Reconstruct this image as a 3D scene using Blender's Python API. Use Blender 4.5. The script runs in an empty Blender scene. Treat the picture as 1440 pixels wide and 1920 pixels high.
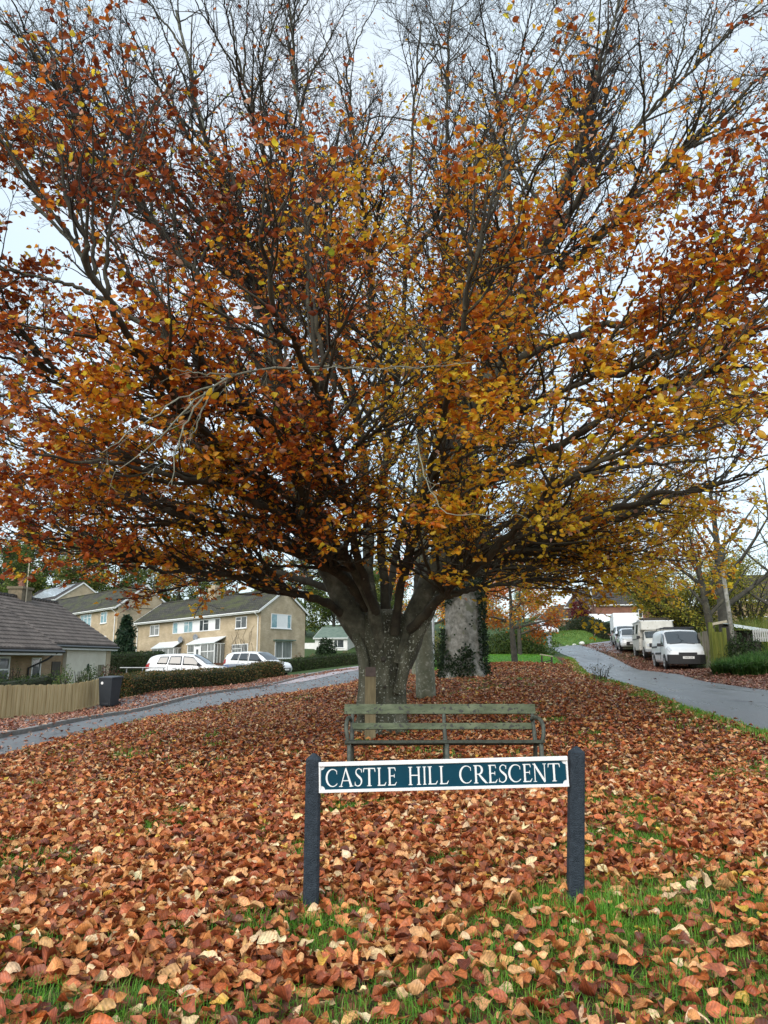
import bpy, math, random
import numpy as np
from mathutils import Vector, Matrix
rng = np.random.default_rng(7)
random.seed(7)
SC = bpy.context.scene
COL = SC.collection
R = math.radians
# ------------------------------------------------------------------ camera, world, sun
CAM_H, PITCH, FPX = 1.30, math.atan(275 / 1390), 1390.0
cd = bpy.data.cameras.new('camera'); cam = bpy.data.objects.new('camera', cd); COL.objects.link(cam)
cd.sensor_width = 36; cd.sensor_fit = 'AUTO'; cd.lens = 36 * FPX / 1920
cd.clip_start = 0.05; cd.clip_end = 3000
cam.location = (0, 0, CAM_H); cam.rotation_euler = (math.pi / 2 + PITCH, 0, 0)
SC.camera = cam
SC.view_settings.view_transform = 'Standard'; SC.view_settings.look = 'None'
SC.view_settings.exposure = 0.64; SC.view_settings.gamma = 1
SUN_EL, SUN_AZ = R(36), R(203)      # light comes from behind the camera, to the left
W = bpy.data.worlds.new('World'); SC.world = W; W.use_nodes = True
nt = W.node_tree; nt.nodes.clear()
out = nt.nodes.new('ShaderNodeOutputWorld'); add = nt.nodes.new('ShaderNodeAddShader')
b1 = nt.nodes.new('ShaderNodeBackground'); b2 = nt.nodes.new('ShaderNodeBackground')
sky = nt.nodes.new('ShaderNodeTexSky'); sky.sky_type = 'NISHITA'; sky.sun_disc = False
sky.sun_elevation = SUN_EL; sky.sun_rotation = SUN_AZ; sky.dust_density = 2.0
nt.links.new(sky.outputs[0], b1.inputs[0]); b1.inputs[1].default_value = 0.05
tc = nt.nodes.new('ShaderNodeTexCoord'); nz = nt.nodes.new('ShaderNodeTexNoise')
nz.inputs['Scale'].default_value = 2.2; nz.inputs['Detail'].default_value = 5
cr = nt.nodes.new('ShaderNodeValToRGB')
cr.color_ramp.elements[0].position = .35; cr.color_ramp.elements[0].color = (.53, .655, .72, 1)
cr.color_ramp.elements[1].position = .68; cr.color_ramp.elements[1].color = (.70, .755, .79, 1)
nt.links.new(tc.outputs['Generated'], nz.inputs['Vector']); nt.links.new(nz.outputs[0], cr.inputs[0])
nt.links.new(cr.outputs[0], b2.inputs[0]); b2.inputs[1].default_value = 0.78
nt.links.new(b1.outputs[0], add.inputs[0]); nt.links.new(b2.outputs[0], add.inputs[1]); nt.links.new(add.outputs[0], out.inputs[0])
sl = bpy.data.lights.new('sun', 'SUN'); sl.energy = 1.5; sl.angle = R(46); sl.color = (1, .95, .88)
so = bpy.data.objects.new('sun', sl); COL.objects.link(so)
so.rotation_euler = (math.pi / 2 - SUN_EL, 0, -SUN_AZ + math.pi)
so.location = (0, 0, 40)

# ------------------------------------------------------------------ pixel -> world (photo pixels, distance ahead)
CP, SP = math.cos(PITCH), math.sin(PITCH)
def P(px, py, d):
    u = (px - 720) / FPX; v = (960 - py) / FPX
    dy = CP - v * SP; dz = SP + v * CP
    return np.array((u / dy * d, d, CAM_H + dz / dy * d))
def PX(px, d, py=1235):
    return P(px, py, d)[0]

# ------------------------------------------------------------------ materials
def rgba(c): return (c[0], c[1], c[2], 1)
MATS = {}
def M(name, c1, c2=None, scale=6.0, rough=.7, bump=0.0, c3=None, detail=6, stretch=None, spec=.5, metal=0, coat=0, lo=.35, hi=.68, bscale=None, spots=None, rvar=0):
    """noise-mixed base colour with an optional third tone, bump and spots"""
    m = bpy.data.materials.new(name); m.use_nodes = True; MATS[name] = m
    n = m.node_tree.nodes; l = m.node_tree.links; b = n['Principled BSDF']
    b.inputs['Roughness'].default_value = rough; b.inputs['Metallic'].default_value = metal
    b.inputs['Specular IOR Level'].default_value = spec; b.inputs['Coat Weight'].default_value = coat
    b.inputs['Base Color'].default_value = rgba(c1)
    if c2 is None and not bump: return m
    t = n.new('ShaderNodeTexCoord'); mp = n.new('ShaderNodeMapping')
    if stretch: mp.inputs['Scale'].default_value = stretch
    l.new(t.outputs['Object'], mp.inputs[0])
    nz = n.new('ShaderNodeTexNoise'); nz.inputs['Scale'].default_value = scale; nz.inputs['Detail'].default_value = detail
    nz.inputs['Roughness'].default_value = .62
    l.new(mp.outputs[0], nz.inputs['Vector'])
    colout = None
    if c2 is not None:
        r = n.new('ShaderNodeValToRGB'); e = r.color_ramp.elements
        e[0].position = lo; e[0].color = rgba(c1); e[1].position = hi; e[1].color = rgba(c2)
        if c3 is not None:
            x = e.new((lo + hi) / 2); x.color = rgba(c3)
        l.new(nz.outputs[0], r.inputs[0]); colout = r.outputs[0]
        if spots:
            sc, thr, colr = spots
            n2 = n.new('ShaderNodeTexNoise'); n2.inputs['Scale'].default_value = sc; n2.inputs['Detail'].default_value = 3
            l.new(t.outputs['Object'], n2.inputs['Vector'])
            r2 = n.new('ShaderNodeValToRGB'); r2.color_ramp.elements[0].position = thr; r2.color_ramp.elements[1].position = thr + .05
            l.new(n2.outputs[0], r2.inputs[0])
            mx = n.new('ShaderNodeMix'); mx.data_type = 'RGBA'
            l.new(r2.outputs[0], mx.inputs[0]); l.new(colout, mx.inputs[6]); mx.inputs[7].default_value = rgba(colr)
            colout = mx.outputs[2]
        l.new(colout, b.inputs['Base Color'])
    if rvar:
        mr = n.new('ShaderNodeMapRange'); mr.inputs['From Min'].default_value = .3; mr.inputs['From Max'].default_value = .7; mr.inputs['To Min'].default_value = rough - rvar; mr.inputs['To Max'].default_value = rough + rvar
        l.new(nz.outputs[0], mr.inputs[0]); l.new(mr.outputs[0], b.inputs['Roughness'])
    if bump:
        nb = nz
        if bscale:
            nb = n.new('ShaderNodeTexNoise'); nb.inputs['Scale'].default_value = bscale; nb.inputs['Detail'].default_value = 5
            l.new(mp.outputs[0], nb.inputs['Vector'])
        bp = n.new('ShaderNodeBump'); bp.inputs['Strength'].default_value = bump; bp.inputs['Distance'].default_value = .03
        l.new(nb.outputs[0], bp.inputs['Height']); l.new(bp.outputs[0], b.inputs['Normal'])
    return m
def MLEAF(name, rough=.55, trans=.35, spec=.35, veins=False):
    """leaf colours carried per leaf in the 'col' attribute"""
    m = bpy.data.materials.new(name); m.use_nodes = True; MATS[name] = m
    n = m.node_tree.nodes; l = m.node_tree.links; b = n['Principled BSDF']; o = n['Material Output']
    a = n.new('ShaderNodeAttribute'); a.attribute_name = 'col'
    l.new(a.outputs['Color'], b.inputs['Base Color']); b.inputs['Roughness'].default_value = rough
    b.inputs['Specular IOR Level'].default_value = spec
    colr = a.outputs['Color']
    if veins:      # side veins run with the leaf's own coordinate kept in the attribute's alpha
        w = n.new('ShaderNodeMath'); w.operation = 'MULTIPLY'; w.inputs[1].default_value = 62.0; l.new(a.outputs['Alpha'], w.inputs[0])
        sn = n.new('ShaderNodeMath'); sn.operation = 'SINE'; l.new(w.outputs[0], sn.inputs[0])
        mr = n.new('ShaderNodeMapRange'); mr.inputs['From Min'].default_value = -1; mr.inputs['To Min'].default_value = .88; mr.inputs['To Max'].default_value = 1.06; l.new(sn.outputs[0], mr.inputs[0])
        nz = n.new('ShaderNodeTexNoise'); nz.inputs['Scale'].default_value = 70; nz.inputs['Detail'].default_value = 3; tc_ = n.new('ShaderNodeTexCoord'); l.new(tc_.outputs['Object'], nz.inputs['Vector'])
        m2 = n.new('ShaderNodeMapRange'); m2.inputs['From Min'].default_value = .3; m2.inputs['From Max'].default_value = .7; m2.inputs['To Min'].default_value = .62; m2.inputs['To Max'].default_value = 1.2; l.new(nz.outputs[0], m2.inputs[0])
        mu = n.new('ShaderNodeMath'); mu.operation = 'MULTIPLY'; l.new(mr.outputs[0], mu.inputs[0]); l.new(m2.outputs[0], mu.inputs[1])
        vs = n.new('ShaderNodeVectorMath'); vs.operation = 'SCALE'; l.new(a.outputs['Color'], vs.inputs[0]); l.new(mu.outputs[0], vs.inputs['Scale']); colr = vs.outputs[0]; l.new(colr, b.inputs['Base Color'])
        bp = n.new('ShaderNodeBump'); bp.inputs['Strength'].default_value = .22; bp.inputs['Distance'].default_value = .004; l.new(sn.outputs[0], bp.inputs['Height']); l.new(bp.outputs[0], b.inputs['Normal'])
    tr = n.new('ShaderNodeBsdfTranslucent'); l.new(colr, tr.inputs[0])
    mx = n.new('ShaderNodeMixShader'); mx.inputs[0].default_value = trans
    l.new(b.outputs[0], mx.inputs[1]); l.new(tr.outputs[0], mx.inputs[2]); l.new(mx.outputs[0], o.inputs[0])
    return m
def MBRICK(name, c1, c2, mortar, scale=4.5, rough=.9, rows=.22, width=.5, bump=.4, ms=.012, moss=None):
    m = bpy.data.materials.new(name); m.use_nodes = True; MATS[name] = m
    n = m.node_tree.nodes; l = m.node_tree.links; b = n['Principled BSDF']; b.inputs['Roughness'].default_value = rough
    t = n.new('ShaderNodeTexCoord')
    sep = n.new('ShaderNodeSeparateXYZ'); l.new(t.outputs['Object'], sep.inputs[0])
    ad = n.new('ShaderNodeMath'); ad.operation = 'ADD'; l.new(sep.outputs[0], ad.inputs[0]); l.new(sep.outputs[1], ad.inputs[1])
    cmb = n.new('ShaderNodeCombineXYZ'); l.new(ad.outputs[0], cmb.inputs[0]); l.new(sep.outputs[2], cmb.inputs[1])
    br = n.new('ShaderNodeTexBrick'); br.inputs['Scale'].default_value = scale
    br.inputs['Color1'].default_value = rgba(c1); br.inputs['Color2'].default_value = rgba(c2); br.inputs['Mortar'].default_value = rgba(mortar)
    br.inputs['Mortar Size'].default_value = ms; br.inputs['Row Height'].default_value = rows; br.inputs['Brick Width'].default_value = width
    l.new(cmb.outputs[0], br.inputs['Vector'])
    nz = n.new('ShaderNodeTexNoise'); nz.inputs['Scale'].default_value = 1.1; nz.inputs['Detail'].default_value = 8
    l.new(t.outputs['Object'], nz.inputs['Vector'])
    mx = n.new('ShaderNodeMix'); mx.data_type = 'RGBA'; mx.blend_type = 'MULTIPLY'; mx.inputs[0].default_value = .75
    r = n.new('ShaderNodeValToRGB'); r.color_ramp.elements[0].position = .3; r.color_ramp.elements[0].color = (.55, .53, .5, 1)
    r.color_ramp.elements[1].position = .65; r.color_ramp.elements[1].color = (1, 1, 1, 1)
    l.new(nz.outputs[0], r.inputs[0]); l.new(br.outputs[0], mx.inputs[6]); l.new(r.outputs[0], mx.inputs[7])
    outc = mx.outputs[2]
    if moss:
        z2 = n.new('ShaderNodeTexNoise'); z2.inputs['Scale'].default_value = .8; z2.inputs['Detail'].default_value = 9; z2.inputs['Roughness'].default_value = .7; l.new(t.outputs['Object'], z2.inputs['Vector'])
        r2 = n.new('ShaderNodeValToRGB'); r2.color_ramp.elements[0].position = .48; r2.color_ramp.elements[1].position = .66; l.new(z2.outputs[0], r2.inputs[0])
        m3 = n.new('ShaderNodeMix'); m3.data_type = 'RGBA'; l.new(r2.outputs[0], m3.inputs[0]); l.new(outc, m3.inputs[6]); m3.inputs[7].default_value = rgba(moss); outc = m3.outputs[2]
    l.new(outc, b.inputs['Base Color'])
    bp = n.new('ShaderNodeBump'); bp.inputs['Strength'].default_value = bump; bp.inputs['Distance'].default_value = .02
    l.new(br.outputs[1], bp.inputs['Height']); bp.invert = True; l.new(bp.outputs[0], b.inputs['Normal'])
    return m

M('leafmould', (.05, .022, .010), (.24, .075, .026), 55, .85, .8, c3=(.15, .048, .018), detail=4, bscale=30)
M('asphalt_wet', (.042, .044, .046), (.165, .168, .172), 1.5, .36, .3, c3=(.090, .092, .096), detail=10, bscale=70, spec=.5, stretch=(1.3, .32, 1), spots=(.9, .63, (.038, .040, .043)), rvar=.16, lo=.32, hi=.7)
M('asphalt_pale', (.14, .135, .14), (.24, .22, .23), 1.4, .42, .2, detail=9, bscale=80)
M('asphalt_pink', (.30, .26, .27), (.42, .36, .37), 1.2, .5, .2, detail=9, bscale=60)
M('kerb_stone', (.20, .19, .18), (.32, .30, .28), 6, .8, .3)
M('lawn', (.035, .13, .006), (.075, .24, .015), 7, .8, .6, bscale=40)
M('bank_grass', (.04, .11, .008), (.11, .19, .02), 1.6, .85, .7, bscale=25)
M('bark_beech', (.026, .026, .017), (.155, .155, .112), 4.5, .85, 1.0, c3=(.072, .075, .046), stretch=(1, 1, .35), bscale=16, spots=(30, .60, (.36, .38, .32)))
M('bark_limb', (.045, .046, .032), (.18, .178, .135), 4.5, .85, .9, c3=(.092, .094, .064), bscale=14, spots=(30, .66, (.20, .21, .16)))
M('bark_branch', (.024, .021, .015), (.072, .066, .042), 4, .85, .5, spots=(18, .66, (.16, .17, .12)))
M('bark_twig', (.015, .012, .010), (.034, .027, .021), 3, .8)
M('bark_dead', (.15, .16, .12), (.31, .33, .26), 9, .85, .4, c3=(.21, .21, .155))
M('bark_grey', (.12, .12, .095), (.36, .35, .31), 6.5, .85, .7, c3=(.245, .235, .20), bscale=14, spots=(3.0, .60, (.16, .165, .11)))
M('bark_young', (.12, .135, .085), (.26, .27, .20), 4, .85, .5, bscale=14, spots=(16, .6, (.36, .37, .31)))
M('bark_dark', (.035, .032, .025), (.09, .085, .065), 4, .9, .5)
M('paint_green', (.052, .066, .033), (.122, .145, .084), 9, .75, .35, c3=(.082, .104, .057), stretch=(.5, 1, 1), spots=(26, .575, (.038, .042, .033)), bscale=40)
M('paint_worn', (.022, .026, .020), (.07, .085, .06), 14, .7, .4)
M('iron_frame', (.030, .036, .030), (.095, .11, .085), 16, .65, .35)
M('post_black', (.017, .026, .036), (.038, .052, .068), 30, .72, .55, detail=8, bscale=140, spec=.3, spots=(45, .70, (.09, .10, .11)))
M('sign_teal', (.001, .043, .072), (.002, .052, .086), 8, .3, 0, spec=.3, spots=(9, .70, (.04, .03, .02)))
M('sign_white', (.74, .76, .76), (.84, .85, .84), 22, .4, .08, spots=(17, .73, (.42, .36, .25)))
M('stake_wood', (.14, .115, .06), (.25, .21, .115), 7, .8, .5, stretch=(3, 3, .35))
M('plaque_brown', (.06, .04, .034), (.10, .07, .06), 12, .6)
M('fence_wood', (.48, .36, .18), (.70, .56, .31), 2.5, .85, .4, c3=(.59, .46, .24), stretch=(2.2, 2.2, .3))
M('fence_old', (.15, .13, .09), (.26, .23, .16), 2.5, .9, .5, stretch=(3, 3, .4), spots=(1.6, .52, (.10, .125, .025)))
M('fence_moss', (.085, .11, .012), (.18, .19, .03), 3, .9, .5, stretch=(4, 4, .4))
M('bin_plastic', (.018, .024, .032), (.026, .033, .042), 5, .5, .05)
M('tyre', (.010, .010, .011), (.020, .020, .021), 20, .85)
M('alloy', (.30, .31, .32), None, rough=.35, metal=.6)
M('car_white', (.74, .76, .78), (.80, .815, .83), 1.5, .22, 0, coat=.6)
M('van_white', (.66, .69, .70), (.76, .78, .79), 1.2, .32, 0, coat=.3)
M('camper_cream', (.50, .49, .43), (.66, .65, .60), 2.0, .5, 0, spots=(5, .64, (.36, .35, .27)))
M('black_trim', (.012, .012, .014), (.022, .022, .024), 12, .55)
M('car_glass', (.018, .024, .028), None, rough=.05, spec=.9).node_tree.nodes['Principled BSDF'].inputs['IOR'].default_value = 1.6
M('lamp_glass', (.55, .58, .6), None, rough=.12, spec=.7)
M('lamp_red', (.35, .02, .015), None, rough=.2)
M('number_plate', (.78, .78, .76), None, rough=.4)
M('ink', (.015, .015, .017), None, rough=.6)
M('window_white', (.78, .79, .79), (.84, .845, .84), 6, .4)
M('window_glass', (.025, .032, .036), (.10, .115, .12), 1.3, .06, 0, spec=.8).node_tree.nodes['Principled BSDF'].inputs['IOR'].default_value = 1.5
M('curtain_glass', (.30, .31, .30), (.10, .11, .11), 2.2, .10, 0, spec=.8, stretch=(3, 3, .3))
M('blue_glass', (.10, .24, .28), (.30, .44, .48), 2.2, .08, 0, spec=.8)
M('render_cream', (.58, .53, .43), (.66, .62, .52), 1.6, .9, .1)
M('render_white', (.70, .70, .67), (.78, .78, .75), 1.6, .8, .1)
M('soffit_white', (.74, .75, .74), (.80, .80, .79), 3, .5)
M('gutter_black', (.012, .012, .014), None, rough=.4)
M('metal_grey', (.30, .32, .33), (.40, .41, .42), 8, .4, 0, metal=.5)
M('lattice_grey', (.34, .34, .32), (.48, .48, .46), 6, .9, .3)
M('dish_grey', (.20, .22, .25), (.27, .29, .31), 8, .5)
M('solar', (.50, .56, .62), (.62, .68, .74), 1.2, .15, 0, spec=.9, coat=.5)
M('terracotta', (.15, .06, .04), (.25, .11, .075), 8, .85)
MBRICK('brick_buff', (.48, .375, .235), (.58, .465, .31), (.53, .46, .36), scale=1.0, rows=.075, width=.225, ms=.008, moss=(.40, .315, .20))
MBRICK('brick_red', (.24, .085, .050), (.30, .12, .075), (.26, .20, .16), scale=1.0, rows=.075, width=.225, ms=.008)
MBRICK('brick_brown', (.34, .22, .12), (.42, .29, .165), (.30, .25, .19), scale=1.0, rows=.075, width=.225, ms=.008)
MBRICK('tile_moss', (.045, .043, .034), (.078, .072, .054), (.020, .020, .017), scale=1.0, rows=.2, width=.26, bump=.8, ms=.022, moss=(.070, .078, .022))
MBRICK('tile_brown', (.115, .088, .074), (.175, .140, .118), (.014, .012, .012), scale=1.0, rows=.23, width=.33, bump=1.0, ms=.048)
MBRICK('tile_rust', (.055, .040, .030), (.085, .062, .046), (.02, .016, .013), scale=1.0, rows=.2, width=.28, bump=.8, ms=.02)
MBRICK('tile_dark', (.055, .050, .048), (.085, .075, .07), (.020, .018, .018), scale=1.0, rows=.2, width=.28, bump=.8, ms=.02)
M('felt_green', (.10, .15, .12), (.16, .21, .17), 2, .85)
M('felt_roof_green', (.035, .085, .055), (.06, .12, .08), 2, .85)
M('tarp_white', (.68, .72, .73), (.80, .83, .83), 1.5, .5, .3)
M('timber_dark', (.045, .038, .03), (.085, .07, .055), 4, .85, .3, stretch=(3, 3, .5))
M('timber_pale', (.42, .37, .26), (.55, .49, .37), 6, .85, .3)
M('corrugated', (.42, .50, .50), (.62, .68, .68), 3, .5, 0)
M('stone_white', (.60, .59, .54), (.74, .73, .68), 6, .9, .3)
M('hedge_core', (.012, .018, .006), (.03, .035, .012), 9, 1, .5)
M('blue_paint', (.02, .045, .16), None, rough=.3)
M('bird_grey', (.10, .115, .14), (.20, .21, .23), 12, .8)
MLEAF('leaf_tree', .36, .58, .5); MLEAF('leaf_ground', .45, .12, .45, True); MLEAF('leaf_green', .55, .42); MLEAF('blade', .5, .35)

# ------------------------------------------------------------------ mesh helpers
def tag(o, label=None, cat=None, group=None, kind=None):
    if label: o['label'] = label
    if cat: o['category'] = cat
    if group: o['group'] = group
    if kind: o['kind'] = kind
    return o
def empty(name, loc, rz=0.0, label=None, cat=None, group=None):
    o = bpy.data.objects.new(name, None); COL.objects.link(o); o.location = [float(c) for c in loc]; o.rotation_euler = (0, 0, rz)
    o.empty_display_size = .3
    return tag(o, label, cat, group)
def raw_mesh(name, V, F, mat, parent=None, smooth=False, col=None):
    """V (n,3); F: list of (m,k) int arrays, one per polygon size"""
    V = np.asarray(V, np.float32).reshape(-1, 3)
    me = bpy.data.meshes.new(name); me.vertices.add(len(V)); me.vertices.foreach_set('co', V.ravel())
    F = [np.asarray(f, np.int32) for f in F if len(f)]
    idx = np.concatenate([f.ravel() for f in F]) if F else np.zeros(0, np.int32)
    tot = np.concatenate([np.full(len(f), f.shape[1], np.int32) for f in F]) if F else np.zeros(0, np.int32)
    me.loops.add(len(idx)); me.loops.foreach_set('vertex_index', idx)
    me.polygons.add(len(tot)); st = np.zeros(len(tot), np.int32); st[1:] = np.cumsum(tot)[:-1]
    me.polygons.foreach_set('loop_start', st)
    try: me.polygons.foreach_set('loop_total', tot)
    except Exception: pass
    if smooth: me.polygons.foreach_set('use_smooth', np.ones(len(tot), bool))
    me.update(calc_edges=True); me.validate()
    if col is not None:
        a = me.attributes.new('col', 'FLOAT_COLOR', 'POINT')
        c = np.ones((len(V), 4), np.float32); c[:, :col.shape[1]] = col; a.data.foreach_set('color', c.ravel())
    if mat: me.materials.append(MATS[mat])
    o = bpy.data.objects.new(name, me); COL.objects.link(o)
    if parent: o.parent = parent
    return o
class MB:
    def __init__(s, fn=None): s.v = []; s.f = []; s.fn = fn
    def add(s, pts, faces):
        b = len(s.v)
        for p in pts: s.v.append(tuple(s.fn(*p)) if s.fn else tuple(p))
        for f in faces: s.f.append(tuple(b + i for i in f))
        return s
    def box(s, x0, x1, y0, y1, z0, z1):
        return s.add([(x0,y0,z0),(x1,y0,z0),(x1,y1,z0),(x0,y1,z0),(x0,y0,z1),(x1,y0,z1),(x1,y1,z1),(x0,y1,z1)],
                     [(0,3,2,1),(4,5,6,7),(0,1,5,4),(1,2,6,5),(2,3,7,6),(3,0,4,7)])
    def obox(s, a, b, w, h, up=(0, 0, 1)):
        """bar from a to b, w wide, h high"""
        a = np.array(a, float); b = np.array(b, float); d = b - a; d /= np.linalg.norm(d)
        u = np.cross(d, up); u /= np.linalg.norm(u); v = np.cross(u, d)
        c = [a - u*w/2 - v*h/2, a + u*w/2 - v*h/2, a + u*w/2 + v*h/2, a - u*w/2 + v*h/2]
        pts = c + [p + (b - a) for p in c]
        return s.add(pts, [(0,1,2,3),(7,6,5,4),(0,4,5,1),(1,5,6,2),(2,6,7,3),(3,7,4,0)])
    def prism(s, poly, depth):
        """poly: list of 3D pts (planar), extruded by vector depth"""
        n = len(poly); d = np.array(depth)
        pts = [np.array(p, float) for p in poly] + [np.array(p, float) + d for p in poly]
        return s.add(pts, [tuple(range(n - 1, -1, -1)), tuple(range(n, 2 * n))] + [(i, (i+1) % n, n + (i+1) % n, n + i) for i in range(n)])
    def tube(s, pts, rad, k=8, cap=True):
        pts = np.array(pts, float); rad = np.broadcast_to(np.array(rad, float), (len(pts),))
        V, F = tubes(pts[None], rad[None], k)
        fs = [tuple(f) for f in F]
        if cap:
            n = len(pts); fs += [tuple(range(k - 1, -1, -1)), tuple(range((n - 1) * k, n * k))]
        return s.add(V, fs)
    def lathe(s, prof, c=(0, 0, 0), k=16, axis='z'):
        pts = []; n = len(prof)
        for r, h in prof:
            for i in range(k):
                a = 2 * math.pi * i / k
                p = (r * math.cos(a), r * math.sin(a), h)
                if axis == 'y': p = (p[0], p[2], p[1])
                if axis == 'x': p = (p[2], p[0], p[1])
                pts.append((p[0] + c[0], p[1] + c[1], p[2] + c[2]))
        fs = [(j*k + i, j*k + (i+1) % k, (j+1)*k + (i+1) % k, (j+1)*k + i) for j in range(n-1) for i in range(k)]
        fs += [tuple(range(k-1, -1, -1)), tuple(range((n-1)*k, n*k))]
        return s.add(pts, fs)
    def grid(s, G):
        """G (a,b,3) array of points -> quad sheet"""
        a, b = G.shape[:2]
        return s.add(G.reshape(-1, 3), [(i*b + j, (i+1)*b + j, (i+1)*b + j+1, i*b + j+1) for i in range(a-1) for j in range(b-1)])
    def build(s, name, mat, parent=None, smooth=False, bevel=0, subsurf=0, fix=True):
        me = bpy.data.meshes.new(name); me.from_pydata([tuple(map(float, p)) for p in s.v], [], s.f)
        if fix:
            import bmesh
            bm = bmesh.new(); bm.from_mesh(me); bmesh.ops.recalc_face_normals(bm, faces=bm.faces); bm.to_mesh(me); bm.free()
        if smooth:
            for p in me.polygons: p.use_smooth = True
        me.materials.append(MATS[mat]); o = bpy.data.objects.new(name, me); COL.objects.link(o)
        if parent: o.parent = parent
        if bevel:
            md = o.modifiers.new('bevel', 'BEVEL'); md.width = bevel; md.segments = 2; md.limit_method = 'ANGLE'
        if subsurf:
            md = o.modifiers.new('sub', 'SUBSURF'); md.levels = md.render_levels = subsurf
        return o
def nrm(v): return v / np.maximum(np.linalg.norm(v, axis=-1, keepdims=True), 1e-9)
def tubes(Pts, Rad, k):
    """Pts (B,n,3), Rad (B,n) -> verts, quads"""
    B, n = Pts.shape[:2]
    T = nrm(np.gradient(Pts, axis=1))
    mt = np.abs(nrm(Pts[:, -1] - Pts[:, 0])); ax = np.argmin(mt, axis=1)
    ref = np.eye(3)[ax][:, None, :].repeat(n, 1)
    U = nrm(np.cross(T, ref)); Vv = np.cross(T, U)
    a = np.arange(k) * 2 * np.pi / k
    ring = U[:, :, None, :] * np.cos(a)[None, None, :, None] + Vv[:, :, None, :] * np.sin(a)[None, None, :, None]
    V = (Pts[:, :, None, :] + ring * Rad[:, :, None, None]).reshape(-1, 3)
    i, j = np.meshgrid(np.arange(n - 1), np.arange(k), indexing='ij')
    q = np.stack([i*k + j, i*k + (j+1) % k, (i+1)*k + (j+1) % k, (i+1)*k + j], -1).reshape(-1, 4)
    F = (q[None] + (np.arange(B) * n * k)[:, None, None]).reshape(-1, 4)
    return V, F
def catmull(pts, n):
    pts = np.array(pts, float); m = len(pts)
    seg = np.r_[0, np.cumsum(np.linalg.norm(np.diff(pts[:, :3], axis=0), axis=1))]
    t = np.linspace(0, seg[-1], n); o = []
    p = np.vstack([2*pts[0] - pts[1], pts, 2*pts[-1] - pts[-2]])
    for tt in t:
        i = min(max(np.searchsorted(seg, tt, 'right') - 1, 0), m - 2)
        u = (tt - seg[i]) / max(seg[i+1] - seg[i], 1e-9)
        a, b, c, d = p[i], p[i+1], p[i+2], p[i+3]
        o.append(.5 * (2*b + (c - a)*u + (2*a - 5*b + 4*c - d)*u*u + (3*b - a - 3*c + d)*u**3))
    return np.array(o)
# smooth value noise for masks
_perm = rng.random((64, 64))
def vnoise(x, y, s):
    x = np.asarray(x) * s; y = np.asarray(y) * s
    xi = np.floor(x).astype(int); yi = np.floor(y).astype(int); fx = x - xi; fy = y - yi
    fx = fx*fx*(3 - 2*fx); fy = fy*fy*(3 - 2*fy)
    g = lambda a, b: _perm[a % 64, b % 64]
    return (g(xi, yi)*(1-fx) + g(xi+1, yi)*fx)*(1-fy) + (g(xi, yi+1)*(1-fx) + g(xi+1, yi+1)*fx)*fy
def fbm(x, y, s): return .55*vnoise(x, y, s) + .3*vnoise(np.asarray(x)+17.3, np.asarray(y)+5.1, 2.1*s) + .15*vnoise(np.asarray(x)+3.7, np.asarray(y)+29.4, 4.3*s)
def inside(poly, x, y):
    poly = np.array(poly)[:, :2]; r = np.zeros(x.shape, bool); n = len(poly); j = n - 1
    for i in range(n):
        xi, yi = poly[i]; xj, yj = poly[j]
        c = ((yi > y) != (yj > y)) & (x < (xj - xi) * (y - yi) / (yj - yi + 1e-12) + xi)
        r ^= c; j = i
    return r
# ------------------------------------------------------------------ terrain
ctrl = [(0,0,0),(-4,0,-.05),(4,0,.1),(-4,5,-.06),(4,5,.12),(0,5,0),(0,8.5,.0),(0,13.6,.02),(-2.5,9,-.06),(3,9,.08),(-3,14,-.05),(3,14,.18),(0,-30,-.2),(-30,0,-1.0),(30,0,1.6)]
for a in [(800,1310,19),(870,1270,25.5),(965,1243,35),(0,1355,21),(185,1325,27.3),(222,1316,28),(475,1282,38),(0,1420,12.4),(300,1345,20),
          (450,1315,24.8),(560,1298,28.9),(665,1278,35),(0,1385,15.9),(200,1345,22),(300,1325,26),(500,1290,34.3),
          (1437,1374,11.4),(1336,1343,13.3),(1275,1325,14.6),(1183,1288,19.2),(1134,1275,23.5),(1080,1240,42),(1027,1207,72),
          (1440,1297,18.3),(1336,1276,24.6),(1260,1264,29.7),(1159,1238,44),(1070,1213,70),(1280,1256,38),(1400,1250,28),
          (600,1262,45),(1100,1178,77),(1092,1210,67),(1040,1190,80),(900,1247,36),(1000,1247,36.5),(880,1231,45),(1000,1230,46),(830,1236,46),(1150,1200,68),(610,1238,95),(1060,1174,108)]:
    ctrl.append(tuple(P(*a)))
ctrl += [(-10.6,41.5,-.10),(-8.3,50,.10),(-10.5,64,.75),(-24,73,.9),(-27,78,1.8),(-36,84,2.2),(-17,35,-.45),(-20,44,-.3),(-13,50,.2),(-5,55,.6),(-60,120,5),(60,120,10),(0,110,4.2),(200,200,15),(-200,200,10),(-300,600,14),(300,600,18),(0,600,14),(-80,60,1),(60,60,4),(35,35,1.6),(-300,0,-2),(300,0,4),(0,-200,-1)]
ctrl = np.array(ctrl)
_c = 4.0
def _phi(r2): return np.sqrt(r2 + _c*_c)
_A = _phi(((ctrl[:, None, :2] - ctrl[None, :, :2])**2).sum(-1)) - 0.02 * np.eye(len(ctrl))
_n = len(ctrl); _AA = np.zeros((_n+1, _n+1)); _AA[:_n, :_n] = _A; _AA[_n, :_n] = 1; _AA[:_n, _n] = 1
_w = np.linalg.solve(_AA, np.r_[ctrl[:, 2], 0])
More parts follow.
